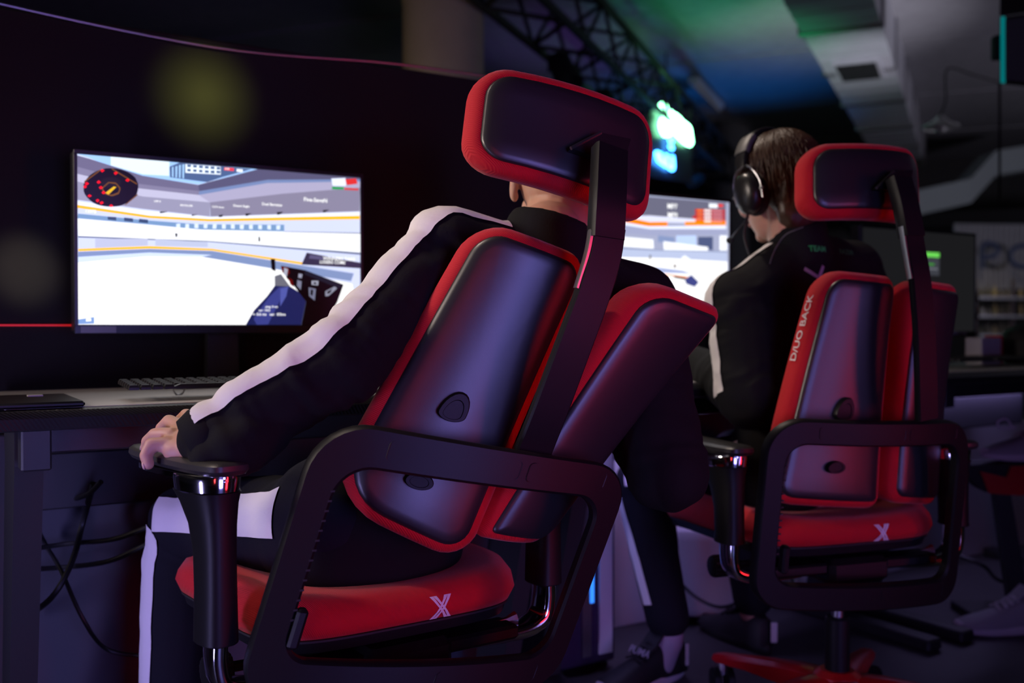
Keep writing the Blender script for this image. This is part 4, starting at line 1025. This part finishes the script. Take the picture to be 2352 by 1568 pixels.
def simple_hand(mb, wrist, d, n, side, s=1.0, curl=.5):
    """palm, four fingers and a thumb; d points along the hand, n out of its back, side = +1 thumb on d x n side"""
    d = V(d).normalized(); n = V(n); n = (n - d * n.dot(d)).normalized(); t = d.cross(n).normalized() * side
    limb(mb, [wrist - d * .05, wrist], [.026 * s, .025 * s])
    mb.loft(ell_rings([(wrist - d * .01, t * .026 * s, n * .019 * s), (wrist + d * .04 * s, t * .037 * s, n * .017 * s), (wrist + d * .085 * s, t * .041 * s, n * .014 * s), (wrist + d * .097 * s, t * .036 * s, n * .009 * s)], 16))
    for i, (off, L) in enumerate(((.030, .068), (.010, .076), (-.010, .071), (-.029, .056))):
        p = wrist + d * (.088 - .004 * abs(i - 1)) * s + t * off * s; a = 0; pts = [p]
        for k, fr in enumerate((.45, .31, .24)):
            a += curl * (.55, .75, .5)[k]; p = p + (d * math.cos(a) - n * math.sin(a)) * L * fr * s; pts.append(p)
        limb(mb, pts, [.0095 * s, .009 * s, .0082 * s, .0068 * s], 12)
    b = wrist + d * .025 * s + t * .026 * s - n * .006 * s
    limb(mb, [b, b + (d * .6 + t * .75) * .040 * s - n * .006 * s, b + (d * .85 + t * .55) * .068 * s - n * .014 * s, b + (d * 1.0 + t * .35) * .088 * s - n * .022 * s], [.014 * s, .0115 * s, .0098 * s, .0078 * s], 12)

def shoe(name, label, heel, d, size, mu, ms, marks=True, parent=None, up=UP):
    """sneaker: upper, sole, tongue, laces; heel = ground point under the heel, d towards the toe"""
    d = V(d).normalized(); up = V(up); w = d.cross(up).normalized(); L = size
    t = thing(name, label, 'shoe', heel) if parent is None else parent
    def ring(x, hw, z0, z1, k=14):
        c = heel + d * x; return [c + w * hw * math.copysign(abs(math.cos(a)) ** .75, math.cos(a)) + up * (z0 + (z1 - z0) * max(0, math.sin(a))) for a in [math.pi * q / (k - 1) for q in range(k)]]
    upper = MB().loft([ring(x * L, hw, .022, z) for x, hw, z in ((.01, .020, .07), (.04, .030, .095), (.16, .036, .108), (.28, .036, .105), (.40, .037, .092), (.55, .042, .075), (.72, .046, .058), (.86, .044, .048), (.95, .034, .040), (1.0, .016, .030))]).build('upper', M[mu], t, 50)
    so = []
    for z, g in ((0.0, -.004), (.004, 0), (.022, .002), (.028, -.002)):
        so.append([heel + d * (L * (.5 + .51 * math.cos(a)) + g * math.cos(a)) + w * (math.sin(a) * ((.040 + .010 * math.cos(a)) + g)) + up * (z + (.012 * max(0, math.cos(a)) ** 4)) for a in [2 * math.pi * k / 36 for k in range(36)]])
    MB().loft(so).build('sole', M[ms], t, 50)
    tg = MB().loft([[heel + d * x * L + w * hw * q + up * z for q in (-1, 1)] + [heel + d * x * L + w * hw * q + up * (z + .008) for q in (1, -1)] for x, hw, z in ((.56, .018, .070), (.42, .024, .092), (.30, .024, .124))]).build('tongue', M[mu], t, None)
    for k in range(4):
        x = (.42 + .06 * k) * L; z = .098 - .007 * k
        MB().tube([heel + d * x - w * .026 + up * (z - .006), heel + d * x + up * (z + .005), heel + d * x + w * .026 + up * (z - .006)], .003, 6).build('lace', M['shoe_white'] if mu == 'shoe_grey' else M['shoe_black'], tg)
    return t

# ---- first player -------------------------------------------------------------------------------------------
def first_player():
    hips = V((-.235, 1.665, .53))
    root_loc = V((hips.x, hips.y, 0))
    SL = at(1030, 578, 1.635); SR = at(1462, 705, 1.755)
    A = (SR - SL).normalized()
    EL = at(782, 838, 1.475); WL = at(455, 1026, 1.420)
    ER = at(1530, 1078, 1.650); WR = V((.17, 1.93, .775))
    HL = V((-.315, 1.625, .545)); HR = V((-.165, 1.715, .545))
    KL = at(428, 1200, 1.835); AL = V((-.655, 1.90, .10))
    KR = V((-.255, 2.115, .53)); AR = V((-.32, 2.20, .10))
    neck0 = V((.062, 1.700, 1.030)); hc = at(1286, 424, 1.79)
    facing = V((-.06, .99, -.12)); hup = V((.10, .10, 1))
    chest = lerp(SL, SR, .5) + V((0, .01, -.09))
    # body
    b = MB(); f, u, r = head_parts(b, hc, facing, hup)
    limb(b, [neck0 - UP * .05, hc - u * .05 - f * .02], [.060, .056]); limb(b, [hips, chest, neck0], [.11, .11, .06])
    for S, E, W_ in ((SL, EL, WL), (SR, ER, WR)): limb(b, [chest, S], [.08, .055]); limb(b, [S, E, W_], [.048, .040, .027])
    for H, K, A_ in ((HL, KL, AL), (HR, KR, AR)): limb(b, [hips, H], [.09, .075]); limb(b, [H, K, A_], [.070, .050, .036])
    # left hand closed over the front of the arm pad
    K = [at(436, 968, 1.490), at(412, 980, 1.470), at(393, 998, 1.447), at(383, 1020, 1.428)]
    b.loft([[WL + (K[0] - K[3]).normalized() * .026 * math.cos(q) + UP * (.019 * math.sin(q)) for q in [2 * math.pi * k / 16 for k in range(16)]],
            [lerp(WL, lerp(K[0], K[3], .5), .55) + (K[0] - K[3]).normalized() * .038 * math.cos(q) + UP * (.017 * math.sin(q) + .001) for q in [2 * math.pi * k / 16 for k in range(16)]],
            [lerp(K[0], K[3], .5) + (K[0] - K[3]) * .5 * 1.05 * math.cos(q) + UP * .012 * math.sin(q) - UP * .002 for q in [2 * math.pi * k / 16 for k in range(16)]]])
    limb(b, [lerp(WL, K[3], .1) - UP * .006, lerp(WL, K[3], .75) - UP * .008], [.021, .017])
    fing = [[K[3], at(348, 1021, 1.424), at(335, 1046, 1.418), at(341, 1066, 1.414)],
            [K[2], at(356, 998, 1.462), at(338, 1014, 1.476), at(336, 1030, 1.480)],
            [K[1], at(388, 967, 1.500), at(370, 984, 1.525), at(364, 1002, 1.535)],
            [K[0], at(428, 953, 1.525), at(413, 966, 1.550), at(407, 986, 1.560)]]
    for pts in fing: limb(b, pts, [.0118, .0108, .0096, .0086], 12)
    limb(b, [lerp(WL, K[0], .35) + UP * -.004, at(466, 985, 1.49), at(456, 990, 1.525), at(444, 998, 1.55)], [.015, .0125, .0105, .009], 12)
    simple_hand(b, WR, V((-.55, .80, -.05)), UP, -1, 1.0, .35)
    body = link('person', fuse(b, 'person', .0034, 5, .5, root_loc), M['skin']); body.location = root_loc
    tag(body, 'nearest player in a black tracksuit with white stripes, left hand on the arm pad', 'person')
    face_details(body, hc, f, u, r)
    hair = MB(); ball(hair, hc + u * .034 - f * .012, r * .080, f * .098, u * .094, 24, 14); link('hair', fuse(hair, 'hair', .006, 1, .5, root_loc, lambda p: .003 * noise.noise(p * 60)), M['hair_dark'], body)
    # finger nails
    for pts in fing:
        d = (pts[3] - pts[2]).normalized(); o = (pts[3] - lerp(WL, K[0], .5)); o = (o - d * o.dot(d)).normalized()
        nb = MB(); ball(nb, pts[3] + o * .0072, d.cross(o) * .0050, d * .006, o * .0020, 10, 6); nb.build('fingernail', mat('nail', (.68, .42, .36), .3), body, 180)
    # jacket
    j = MB(); ax = A; fw = V((-.34, .94, 0)); st = []
    waist = lerp(hips, chest, .40)
    for c, hw, hd in ((hips + V((-.005, 0, -.055)), .165, .118), (hips + V((0, 0, .01)), .172, .120), (waist, .165, .112), (lerp(waist, chest, .6), .178, .116), (chest + UP * .02, .182, .112), (lerp(chest, neck0, .55), .150, .088), (neck0 - UP * .012, .085, .072), (neck0 + UP * .02, .064, .064)):
        lean = lerp(V((.82, .57, 0)), ax, min(1, max(0, (c.z - .5) / .35))); st.append((c, lean.normalized() * hw, V((-lean.y, lean.x, .1)).normalized() * hd))
    j.loft(ell_rings(st, 28))
    j.loft(ell_rings([(neck0 - UP * .04, ax * .090, V((-.34, .94, 0)) * .085), (neck0 + UP * .015, ax * .074, fw * .072), (neck0 + UP * .032 + V((.006, .004, 0)), ax * .067, fw * .066)], 24))
    limb(j, [lerp(chest, SL, .55) + UP * .035, SL + UP * .004], [.085, .074]); limb(j, [lerp(chest, SR, .55) + UP * .035, SR + UP * .004], [.085, .074])
    limb(j, [SL, lerp(SL, EL, .5), EL, lerp(EL, WL, .55), lerp(EL, WL, .90)], [.072, .066, .064, .058, .050])
    limb(j, [at(600, 985, 1.43), at(545, 1030, 1.40), at(492, 1052, 1.392)], [.048, .044, .034])
    limb(j, [SR, lerp(SR, ER, .5), ER, lerp(ER, WR, .5), lerp(ER, WR, .92)], [.075, .074, .070, .056, .042])
    la = [SL, EL, WL]; ra = [SR, ER, WR]; Lu = (EL - SL).length; Lt = Lu + (WL - EL).length
    jm = fuse(j, 'jacket', .0052, 8, .5, root_loc, folds([(la, [(Lu, .12), (Lt - .06, .10), (.04, .06)], .017), (ra, [(Lu, .10)], .016)], 3.1))
    jk = link('jacket', jm, M['jacket'], body); bv = bvh_of(jk)
    out = V((-.50, -.55, .67))
    cs = path_pts([lerp(SL, neck0, .42) + UP * -.02, lerp(SL, neck0, .22), SL, lerp(SL, EL, .5), EL, lerp(EL, WL, .5), lerp(EL, WL, .95)], 60)
    ds = [lerp(V((-.10, -.28, .95)), out, min(1, k / 16)) for k in range(61)]
    ribbon('sleeve_stripe', bv, cs, ds, [.46] * 61, M['white_cloth'], jk)
    # cuff and hem bands
    e = (WL - EL).normalized(); cu = MB(); a_ = e.orthogonal().normalized(); b_ = e.cross(a_); c0 = lerp(EL, WL, .86)
    cu.loft([[c0 + e * z + (a_ * math.cos(q) + b_ * math.sin(q)) * rr for q in [2 * math.pi * k / 28 for k in range(28)]] for z, rr in ((0, .048), (.004, .053), (.020, .053), (.040, .047), (.042, .040), (.020, .040))], closed=True)
    cu.build('cuff', M['jacket'], jk, 60)
    # patch with green letters on the back
    def onback(px, py):
        o = V((0, 0, CAM_H)); d = ray(px, py).normalized(); h = bv.ray_cast(o, d)[0]; return h
    c = onback(1392, 700)
    if c:
        e1 = (at(1430, 710, 1.6) - at(1390, 700, 1.6)).normalized(); nn = V((.25, -.95, .1)).normalized(); e2 = nn.cross(e1).normalized() * -1
        if e2.z < 0: e2 = -e2
        base = c - e1 * .085 - e2 * .005
        def pl(x, y):
            p = base + e1 * x + e2 * y; h = bv.ray_cast(p + nn * .1, -nn, .3)[0]; return (h if h else p) + nn * .002
        link('back_print', text_mesh('TEAM RAZER', .021, pl, root_loc, .0004), M['green_print'], jk)
    # trousers
    t = MB(); limb(t, [HL + V((.02, 0, .02)), HR + V((-.02, 0, .02))], [.105, .105])
    for H, K_, A_ in ((HL, KL, AL), (HR, KR, AR)): limb(t, [H, lerp(H, K_, .55), K_, lerp(K_, A_, .45), A_], [.094, .084, .073, .068, .060])
    ll = [HL, KL, AL]; Lk = (KL - HL).length
    tm = fuse(t, 'trousers', .006, 8, .5, root_loc, folds([(ll, [(Lk, .08), (.08, .06)], .018)], 8.3)); tr_ = link('trousers', tm, M['trousers'], body); bt = bvh_of(tr_)
    o1 = V((-.72, -.62, .35)); o2 = V((-.72, -.70, .05))
    cs = path_pts([lerp(HL, KL, .02), lerp(HL, KL, .5), KL], 30); ribbon('leg_stripe', bt, cs, [lerp(V((-.55, -.75, .40)), o1, k / 30) for k in range(31)], .42, M['white_cloth'], tr_)
    cs = path_pts([KL + V((0, 0, .0)), lerp(KL, AL, .5), AL], 30); ribbon('leg_stripe', bt, cs, [o2] * 31, .36, M['white_cloth'], tr_)
    shoe('shoe', '', V((AL.x + .02, AL.y - .02, 0)), V((-.5, .85, 0)), .29, 'shoe_black', 'shoe_white', parent=thing('shoe', 'left black sneaker of the nearest player', 'shoe', V((AL.x, AL.y, 0)), 'sneakers'))
    shoe('shoe', '', V((AR.x, AR.y - .04, 0)), V((-.3, .95, 0)), .29, 'shoe_black', 'shoe_white', parent=thing('shoe', 'right black sneaker of the nearest player under the desk', 'shoe', V((AR.x, AR.y, 0)), 'sneakers'))
first_player()

# ---- second player -------------------------------------------------------------------------------------------
def second_player():
    hips = V((.655, 2.315, .53)); root_loc = V((hips.x, hips.y, 0))
    SL = at(1702, 700, 2.235); SR = at(1955, 625, 2.43); A = (SR - SL).normalized()
    EL = at(1728, 905, 2.165); WL = V((.440, 2.47, .790)); ER = V((.915, 2.34, .70)); WR = V((.74, 2.62, .785))
    HL = V((.575, 2.30, .545)); HR = V((.735, 2.355, .545))
    KL = at(1478, 1108, 2.54); AL = at(1532, 1452, 2.46)
    KR = V((.62, 2.74, .52)); AR = V((.655, 2.70, .10))
    neck0 = at(1832, 560, 2.325); hc = at(1788, 432, 2.335)
    facing = V((-.50, .84, -.16)); hup = V((-.03, -.04, 1))
    chest = lerp(SL, SR, .5) + V((-.01, .015, -.10))
    b = MB(); f, u, r = head_parts(b, hc, facing, hup, 1.0)
    limb(b, [neck0 - UP * .05, hc - u * .05 - f * .02], [.060, .055]); limb(b, [hips, chest, neck0], [.11, .11, .06])
    for S, E, W_ in ((SL, EL, WL), (SR, ER, WR)): limb(b, [chest, S], [.08, .055]); limb(b, [S, E, W_], [.048, .040, .027])
    for H, K, A_ in ((HL, KL, AL), (HR, KR, AR)): limb(b, [hips, H], [.09, .075]); limb(b, [H, K, A_], [.070, .050, .036])
    simple_hand(b, WL, V((-.62, .75, -.08)), UP, 1, 1.0, .4); simple_hand(b, WR, V((-.52, .84, -.06)), UP, -1, 1.0, .4)
    body = link('person', fuse(b, 'person', .0036, 5, .5, root_loc), M['skin']); body.location = root_loc
    tag(body, 'player wearing a headset and black tracksuit, seen from behind in the second chair', 'person')
    face_details(body, hc, f, u, r)
    # hair: a close cap and many tapering locks combed from the crown
    hb = MB(); ball(hb, hc + u * .030 - f * .014, r * .083, f * .098, u * .094, 24, 14); ball(hb, hc - u * .020 - f * .042, r * .070, f * .060, u * .070, 20, 12); ball(hb, hc - u * .068 - f * .050, r * .062, f * .040, u * .052, 20, 12)
    hr_ = link('hair', fuse(hb, 'hair', .005, 2, .5, root_loc, lambda p: .004 * noise.noise(V((p.x * 70, p.y * 70, p.z * 14)))), M['hair'], body)
    lk = MB(); rnd = random.Random(5); crown = hc + u * .120 - f * .045
    for k in range(900):
        az = rnd.uniform(-math.pi, math.pi); reach = rnd.uniform(.70, 1.38); back_ = -math.cos(az); reach *= 1.05 if back_ > 0 else .8
        pts = []
        for q in range(6):
            th = (.12 + reach * 1.42 * q / 5); cx, sx = math.cos(th), math.sin(th); lift = 1.04 + .05 * rnd.random() + .03 * (q / 5) ** 2 * rnd.random()
            aj = az + .25 * math.sin(q * .9 + k) * .3
            p = hc + u * .028 - f * .014 + (u * cx * .096 + (f * math.cos(aj) * .100 + r * math.sin(aj) * .084) * sx) * lift
            if th > 1.5: p = p - u * .05 * (th - 1.5)
            pts.append(p)
        lk.tube(pts, [.0022, .0030, .0030, .0026, .0018, .0004], 4)
    lo = lk.build('hair_locks', M['hair'], hr_, 180)
    # jacket
    j = MB(); fw = V((-.40, .917, 0)); st = []; waist = lerp(hips, chest, .42)
    for c, hw, hd in ((hips + V((0, 0, -.05)), .165, .115), (hips + V((0, 0, .02)), .170, .118), (waist, .165, .112), (lerp(waist, chest, .6), .180, .118), (chest + UP * .03, .186, .112), (lerp(chest, neck0, .58), .150, .090), (neck0 - UP * .015, .082, .074), (neck0 + UP * .015, .066, .066)):
        st.append((c, A * hw, fw * hd))
    j.loft(ell_rings(st, 28))
    j.loft(ell_rings([(neck0 - UP * .04, A * .088, fw * .085), (neck0 + UP * .02, A * .074, fw * .072), (neck0 + UP * .050, A * .070, fw * .068)], 24))
    for S in (SL, SR):
        limb(j, [lerp(chest, S, .55) + UP * .04, S + UP * .004], [.085, .076]); limb(j, [neck0 - UP * .035, lerp(neck0, S, .6) - UP * .012, S], [.072, .070, .074])
    limb(j, [SL, lerp(SL, EL, .5), EL, lerp(EL, WL, .5), lerp(EL, WL, .92)], [.078, .078, .076, .060, .044]); limb(j, [SR, lerp(SR, ER, .5), ER, lerp(ER, WR, .5), lerp(ER, WR, .92)], [.076, .074, .070, .058, .044])
    la = [SL, EL, WL]; Lu = (EL - SL).length
    jm = fuse(j, 'jacket', .0055, 8, .5, root_loc, folds([(la, [(Lu, .12), (.04, .06)], .022), ([SR, ER, WR], [((ER - SR).length, .1)], .011)], 5.7))
    jk = link('jacket', jm, M['jacket'], body); bv = bvh_of(jk)
    cs = path_pts([lerp(SL, neck0, .70) - UP * .02, lerp(SL, neck0, .3), SL, lerp(SL, EL, .5), EL], 44); ds = [lerp(V((-.30, .10, .92)), V((-.82, .10, .52)), min(1, k / 16)) for k in range(45)]
    ribbon('sleeve_stripe', bv, cs, ds, .36, M['white_cloth'], jk)
    # raglan seam piping
    sm = []
    for x, y in ((1845, 522), (1828, 528), (1806, 538), (1790, 556), (1776, 582), (1768, 606)):
        h = bv.ray_cast(V((0, 0, CAM_H)), ray(x, y).normalized())[0]
        if h: sm.append(h + V((0, -.001, .0005)))
    if len(sm) > 3: MB().tube(spline(sm, 5), .0012, 6).build('seam_piping', mat('grey_piping', (.12, .12, .13), .7), jk)
    nn = V((.37, -.92, .12)).normalized(); e1 = A.copy(); e1.z = -.03; e1.normalize(); e2 = e1.cross(-nn).normalized(); e2 = e2 if e2.z > 0 else -e2
    def stick(px, py):
        h = bv.ray_cast(V((0, 0, CAM_H)), ray(px, py).normalized())[0]; base = h or at(px, py, 2.2)
        def pl(x, y):
            p = base + e1 * x + e2 * y; q = bv.ray_cast(p + nn * .15, -nn, .4)[0]; return (q if q else p) + nn * .002
        return pl
    link('back_print', text_mesh('TEAM', .0185, stick(1857, 577), root_loc, .0005), M['green_print'], jk)
    link('back_print', text_mesh('RAZER', .0165, stick(1928, 582), root_loc, .0003), mat('dim_green_print', (.015, .16, .05), .6), jk)
    pl = stick(1875, 646)
    for a, b2 in (((-.032, .028), (.030, -.005)), ((.022, .036), (-.018, -.036))):
        mb = MB(); d = V((b2[0] - a[0], b2[1] - a[1])).normalized(); n2 = V((-d.y, d.x)) * .0042; L_ = []
        for k in range(9):
            q = lerp(V(a), V(b2), k / 8); L_.append((pl(q.x - n2.x, q.y - n2.y), pl(q.x + n2.x, q.y + n2.y)))
        mb.v = [p + nn * .0005 for rr in L_ for p in rr]; mb.f = [(2 * k, 2 * k + 1, 2 * k + 3, 2 * k + 2) for k in range(8)]
        mb.build('back_mark', M['lilac_print'], jk, None)
    # trousers, sock, shoes
    t = MB(); limb(t, [HL + V((.02, 0, .02)), HR + V((-.02, 0, .02))], [.105, .105])
    for H, K_, A_ in ((HL, KL, AL), (HR, KR, AR)): limb(t, [H, lerp(H, K_, .55), K_, lerp(K_, A_, .45), A_ + UP * .04], [.094, .084, .074, .064, .056])
    Lk = (KL - HL).length
    tr_ = link('trousers', fuse(t, 'trousers', .006, 8, .5, root_loc, folds([([HL, KL, AL], [(Lk, .07)], .008)], 2.2)), M['trousers'], body); bt = bvh_of(tr_)
    cs = path_pts([lerp(HL, KL, .0), lerp(HL, KL, .5), KL], 24); ribbon('leg_stripe', bt, cs, [V((-.50, -.80, .42))] * 25, .40, M['white_cloth'], tr_)
    cs = path_pts([KL - UP * .02, lerp(KL, AL, .5), lerp(KL, AL, .80)], 24); ribbon('leg_stripe', bt, cs, [lerp(V((-.95, -.20, 0)), V((-.72, -.68, 0)), k / 24) for k in range(25)], .24, M['white_cloth'], tr_)
    s_ = MB(); limb(s_, [AL + UP * .05, AL - UP * .02, AL - UP * .07 + V((-.02, -.02, 0))], [.043, .040, .036]); link('sock', fuse(s_, 'sock', .005, 3, .5, root_loc), M['grey_cloth'], body)
    hd = V((-.80, -.60, 0)).normalized(); heel = V((AL.x, AL.y, 0)) - hd * .055
    s1 = shoe('shoe', '', heel, hd, .28, 'shoe_black', 'shoe_white', parent=thing('shoe', 'black sneaker with white lettering on the tongue beside the near chair', 'shoe', heel, 'sneakers'))
    w = hd.cross(UP).normalized()
    tn = (V((0, 0, 1)) * .75 - hd * -.35).normalized()
    c = heel + hd * .125 + UP * .104
    me = text_mesh('PUMA', .026, lambda x, y: c + w * -(x - .030) + (UP * .75 - hd * .62).normalized() * (y - .032) + hd * .014 + UP * .004, heel, .0006); link('tongue_print', me, M['lilac_print'], s1)
    for k in range(3):
        p = heel + hd * (.02 + .0) + UP * (.035 + k * .02); MB().box(heel + hd * .018 - w * .033 + UP * (.045 + k * .018), (.004, .002, .008), (hd, w, UP)).build('heel_stripe', M['shoe_white'], s1, None)
    heel2 = V((AR.x + .03, AR.y - .06, 0)); s2 = shoe('shoe', '', heel2, V((-.45, .9, 0)), .28, 'shoe_black', 'shoe_black', parent=thing('shoe', 'black sneaker with one white stripe behind the red chair base', 'shoe', heel2, 'sneakers'))
    MB().box(heel2 + V((.012, -.004, .062)), (.008, .002, .026), None).build('heel_stripe', M['shoe_white'], s2, None)
    # headset: its own thing, worn on the head
    hs = thing('headset', 'black over-ear headset with a boom microphone on the second player', 'headset', hc)
    band = []; 
    for k in range(25):
        a = math.pi * (k / 24 - .5) * .92
        band.append(hc + u * (.030 + .112 * math.cos(a)) + r * .100 * math.sin(a) + f * (.012))
    rings = []
    for i, p in enumerate(band):
        tg = (band[min(i + 1, 24)] - band[max(0, i - 1)]).normalized(); nrm = f.cross(tg).normalized()
        rings.append([p + f * x * .017 + nrm * y * .006 for x, y in ((-1, -.5), (-.8, -1), (.8, -1), (1, -.5), (1, .5), (.8, 1), (-.8, 1), (-1, .5))])
    MB().loft(rings).build('headband', M['headset'], hs, 50)
    mid = rings[7:18]; MB().loft([[lerp(sum(rr, V((0, 0, 0))) / 8, p, 1.25) for p in rr] for rr in rings[3:8]]).build('band_cover', M['headset_pad'], hs, 50)
    for k in (-1, 1):
        o = r * k; c = hc + o * .083 - u * .018 - f * .008
        cup = MB(); cup.loft([[c + o * z + (f * math.cos(q) * .037 + u * math.sin(q) * .047) * s_ for q in [2 * math.pi * i / 28 for i in range(28)]] for s_, z in ((.75, .014), (1, .016), (1.04, .022), (1.0, .032), (.85, .040), (.55, .045), (.2, .047))]); cu_ = cup.build('ear_cup', M['headset'], hs, 50)
        cs_ = MB(); cs_.loft([[c + o * z + (f * math.cos(q) * .037 + u * math.sin(q) * .048) * s_ for q in [2 * math.pi * i / 28 for i in range(28)]] for s_, z in ((.8, -.008), (1.02, -.006), (1.08, .004), (1.02, .014), (.8, .016))]); cs_.build('ear_cushion', M['matte'], cu_, 50)
        for side in (-1, 1): MB().tube(spline([c + o * .022 + u * .065 + f * .004 * side, c + o * .030 + u * .052 + f * .026 * side, c + o * .026 + u * .020 + f * .041 * side, c + o * .024 - u * .020 + f * .041 * side], 5), .0022, 8).build('wire_yoke', M['steel'], hs)
        for side in (-1, 1): MB().box(c + o * .025 + f * .043 * side + u * .002, (.006, .003, .003), (f, u, o), .001).build('yoke_pin', M['steel'], hs, None)
        if k < 0:
            MB().tube(spline([c + o * .025 - u * .045 + f * .01, c + o * .026 - u * .060 + f * .022, c + o * .02 - u * .075 + f * .060, c + o * .0 - u * .082 + f * .100], 6), .0028, 8).build('boom', M['headset'], hs)
            MB().lathe([(.003, -.010), (.007, -.006), (.007, .006), (.003, .010)], c - u * .083 + f * .104, f, 12).build('microphone', M['matte'], hs)
            MB().tube(spline([c + o * .022 - u * .048 + f * .012, c + o * .026 - u * .085 + f * .030, c + o * .010 - u * .125 + f * .042, c - u * .18 + f * .035, c - u * .24 + f * .06], 7), .0022, 8).build('lead', M['cable'], hs)
second_player()

# ---- sneakers at the right edge ----------------------------------------------------------------------------
h0 = at(2420, 1448, 2.86); h0.z = 0
sA = shoe('shoe', '', h0, V((-1, -.12, 0)), .30, 'shoe_grey', 'shoe_white', parent=thing('shoe', 'grey sneaker with a red heel standing on the floor at the right edge', 'shoe', h0, 'sneakers'))
MB().box(h0 + V((-.05, -.042, .02)), (.07, .006, .016), None, .003).build('red_heel_patch', M['gloss_red'], sA, None)
st0 = at(2390, 1400, 2.95); st0.z = 0
topz = at(2300, 1066, 2.95).z
stand = thing('pedal_stand', 'red and black wedge stand on a slanted black post at the right edge', 'stand', st0)
a0 = at(2222, 1070, 2.93); a1 = at(2430, 1058, 2.98); 
prof = [at(2222, 1068, 2.92), at(2225, 1095, 2.92), at(2262, 1130, 2.92), at(2340, 1136, 2.92), at(2440, 1122, 2.92), at(2440, 1064, 2.92)]
MB().prism(prof, V((.02, .13, 0))).build('wedge', M['matte'], stand, None)
redp = [at(2250, 1082, 2.917), at(2270, 1132, 2.917), at(2340, 1137, 2.917), at(2440, 1124, 2.917), at(2440, 1066, 2.917), at(2320, 1070, 2.917), at(2310, 1096, 2.917)]
MB().prism(redp, V((0, -.006, 0))).build('red_side', M['gloss_red'], stand, None)
MB().prism([at(2285, 1132, 2.95), at(2322, 1134, 2.95), at(2368, 1400, 2.95), at(2322, 1400, 2.95)], V((.01, .05, 0))).build('post', M['desk_metal'], stand, None)
pb = at(2345, 1400, 2.97); pb.z = 0
MB().box(pb + UP * .012, (.16, .12, .012), None, .004).build('foot_plate', M['desk_metal'], stand, None)
MB().tube([pb + UP * .02, at(2345, 1395, 2.97)], .025, 10).build('post_foot', M['desk_metal'], stand)
h1 = at(2470, 1062, 3.0); h1.z = at(2300, 1066, 2.92).z + .004
sB = shoe('shoe', '', h1, V((-1, -.10, .0)), .30, 'shoe_grey', 'shoe_white', parent=thing('shoe', 'grey laced sneaker resting on the red and black wedge stand', 'shoe', h1, 'sneakers'))
MB().tube(spline([h1 + V((-.20, -.02, .10)), h1 + V((-.225, -.03, .125)), h1 + V((-.25, -.03, .115)), h1 + V((-.235, -.02, .095)), h1 + V((-.19, -.02, .098))], 6), .0032, 8).build('lace_bow', M['shoe_white'], sB)
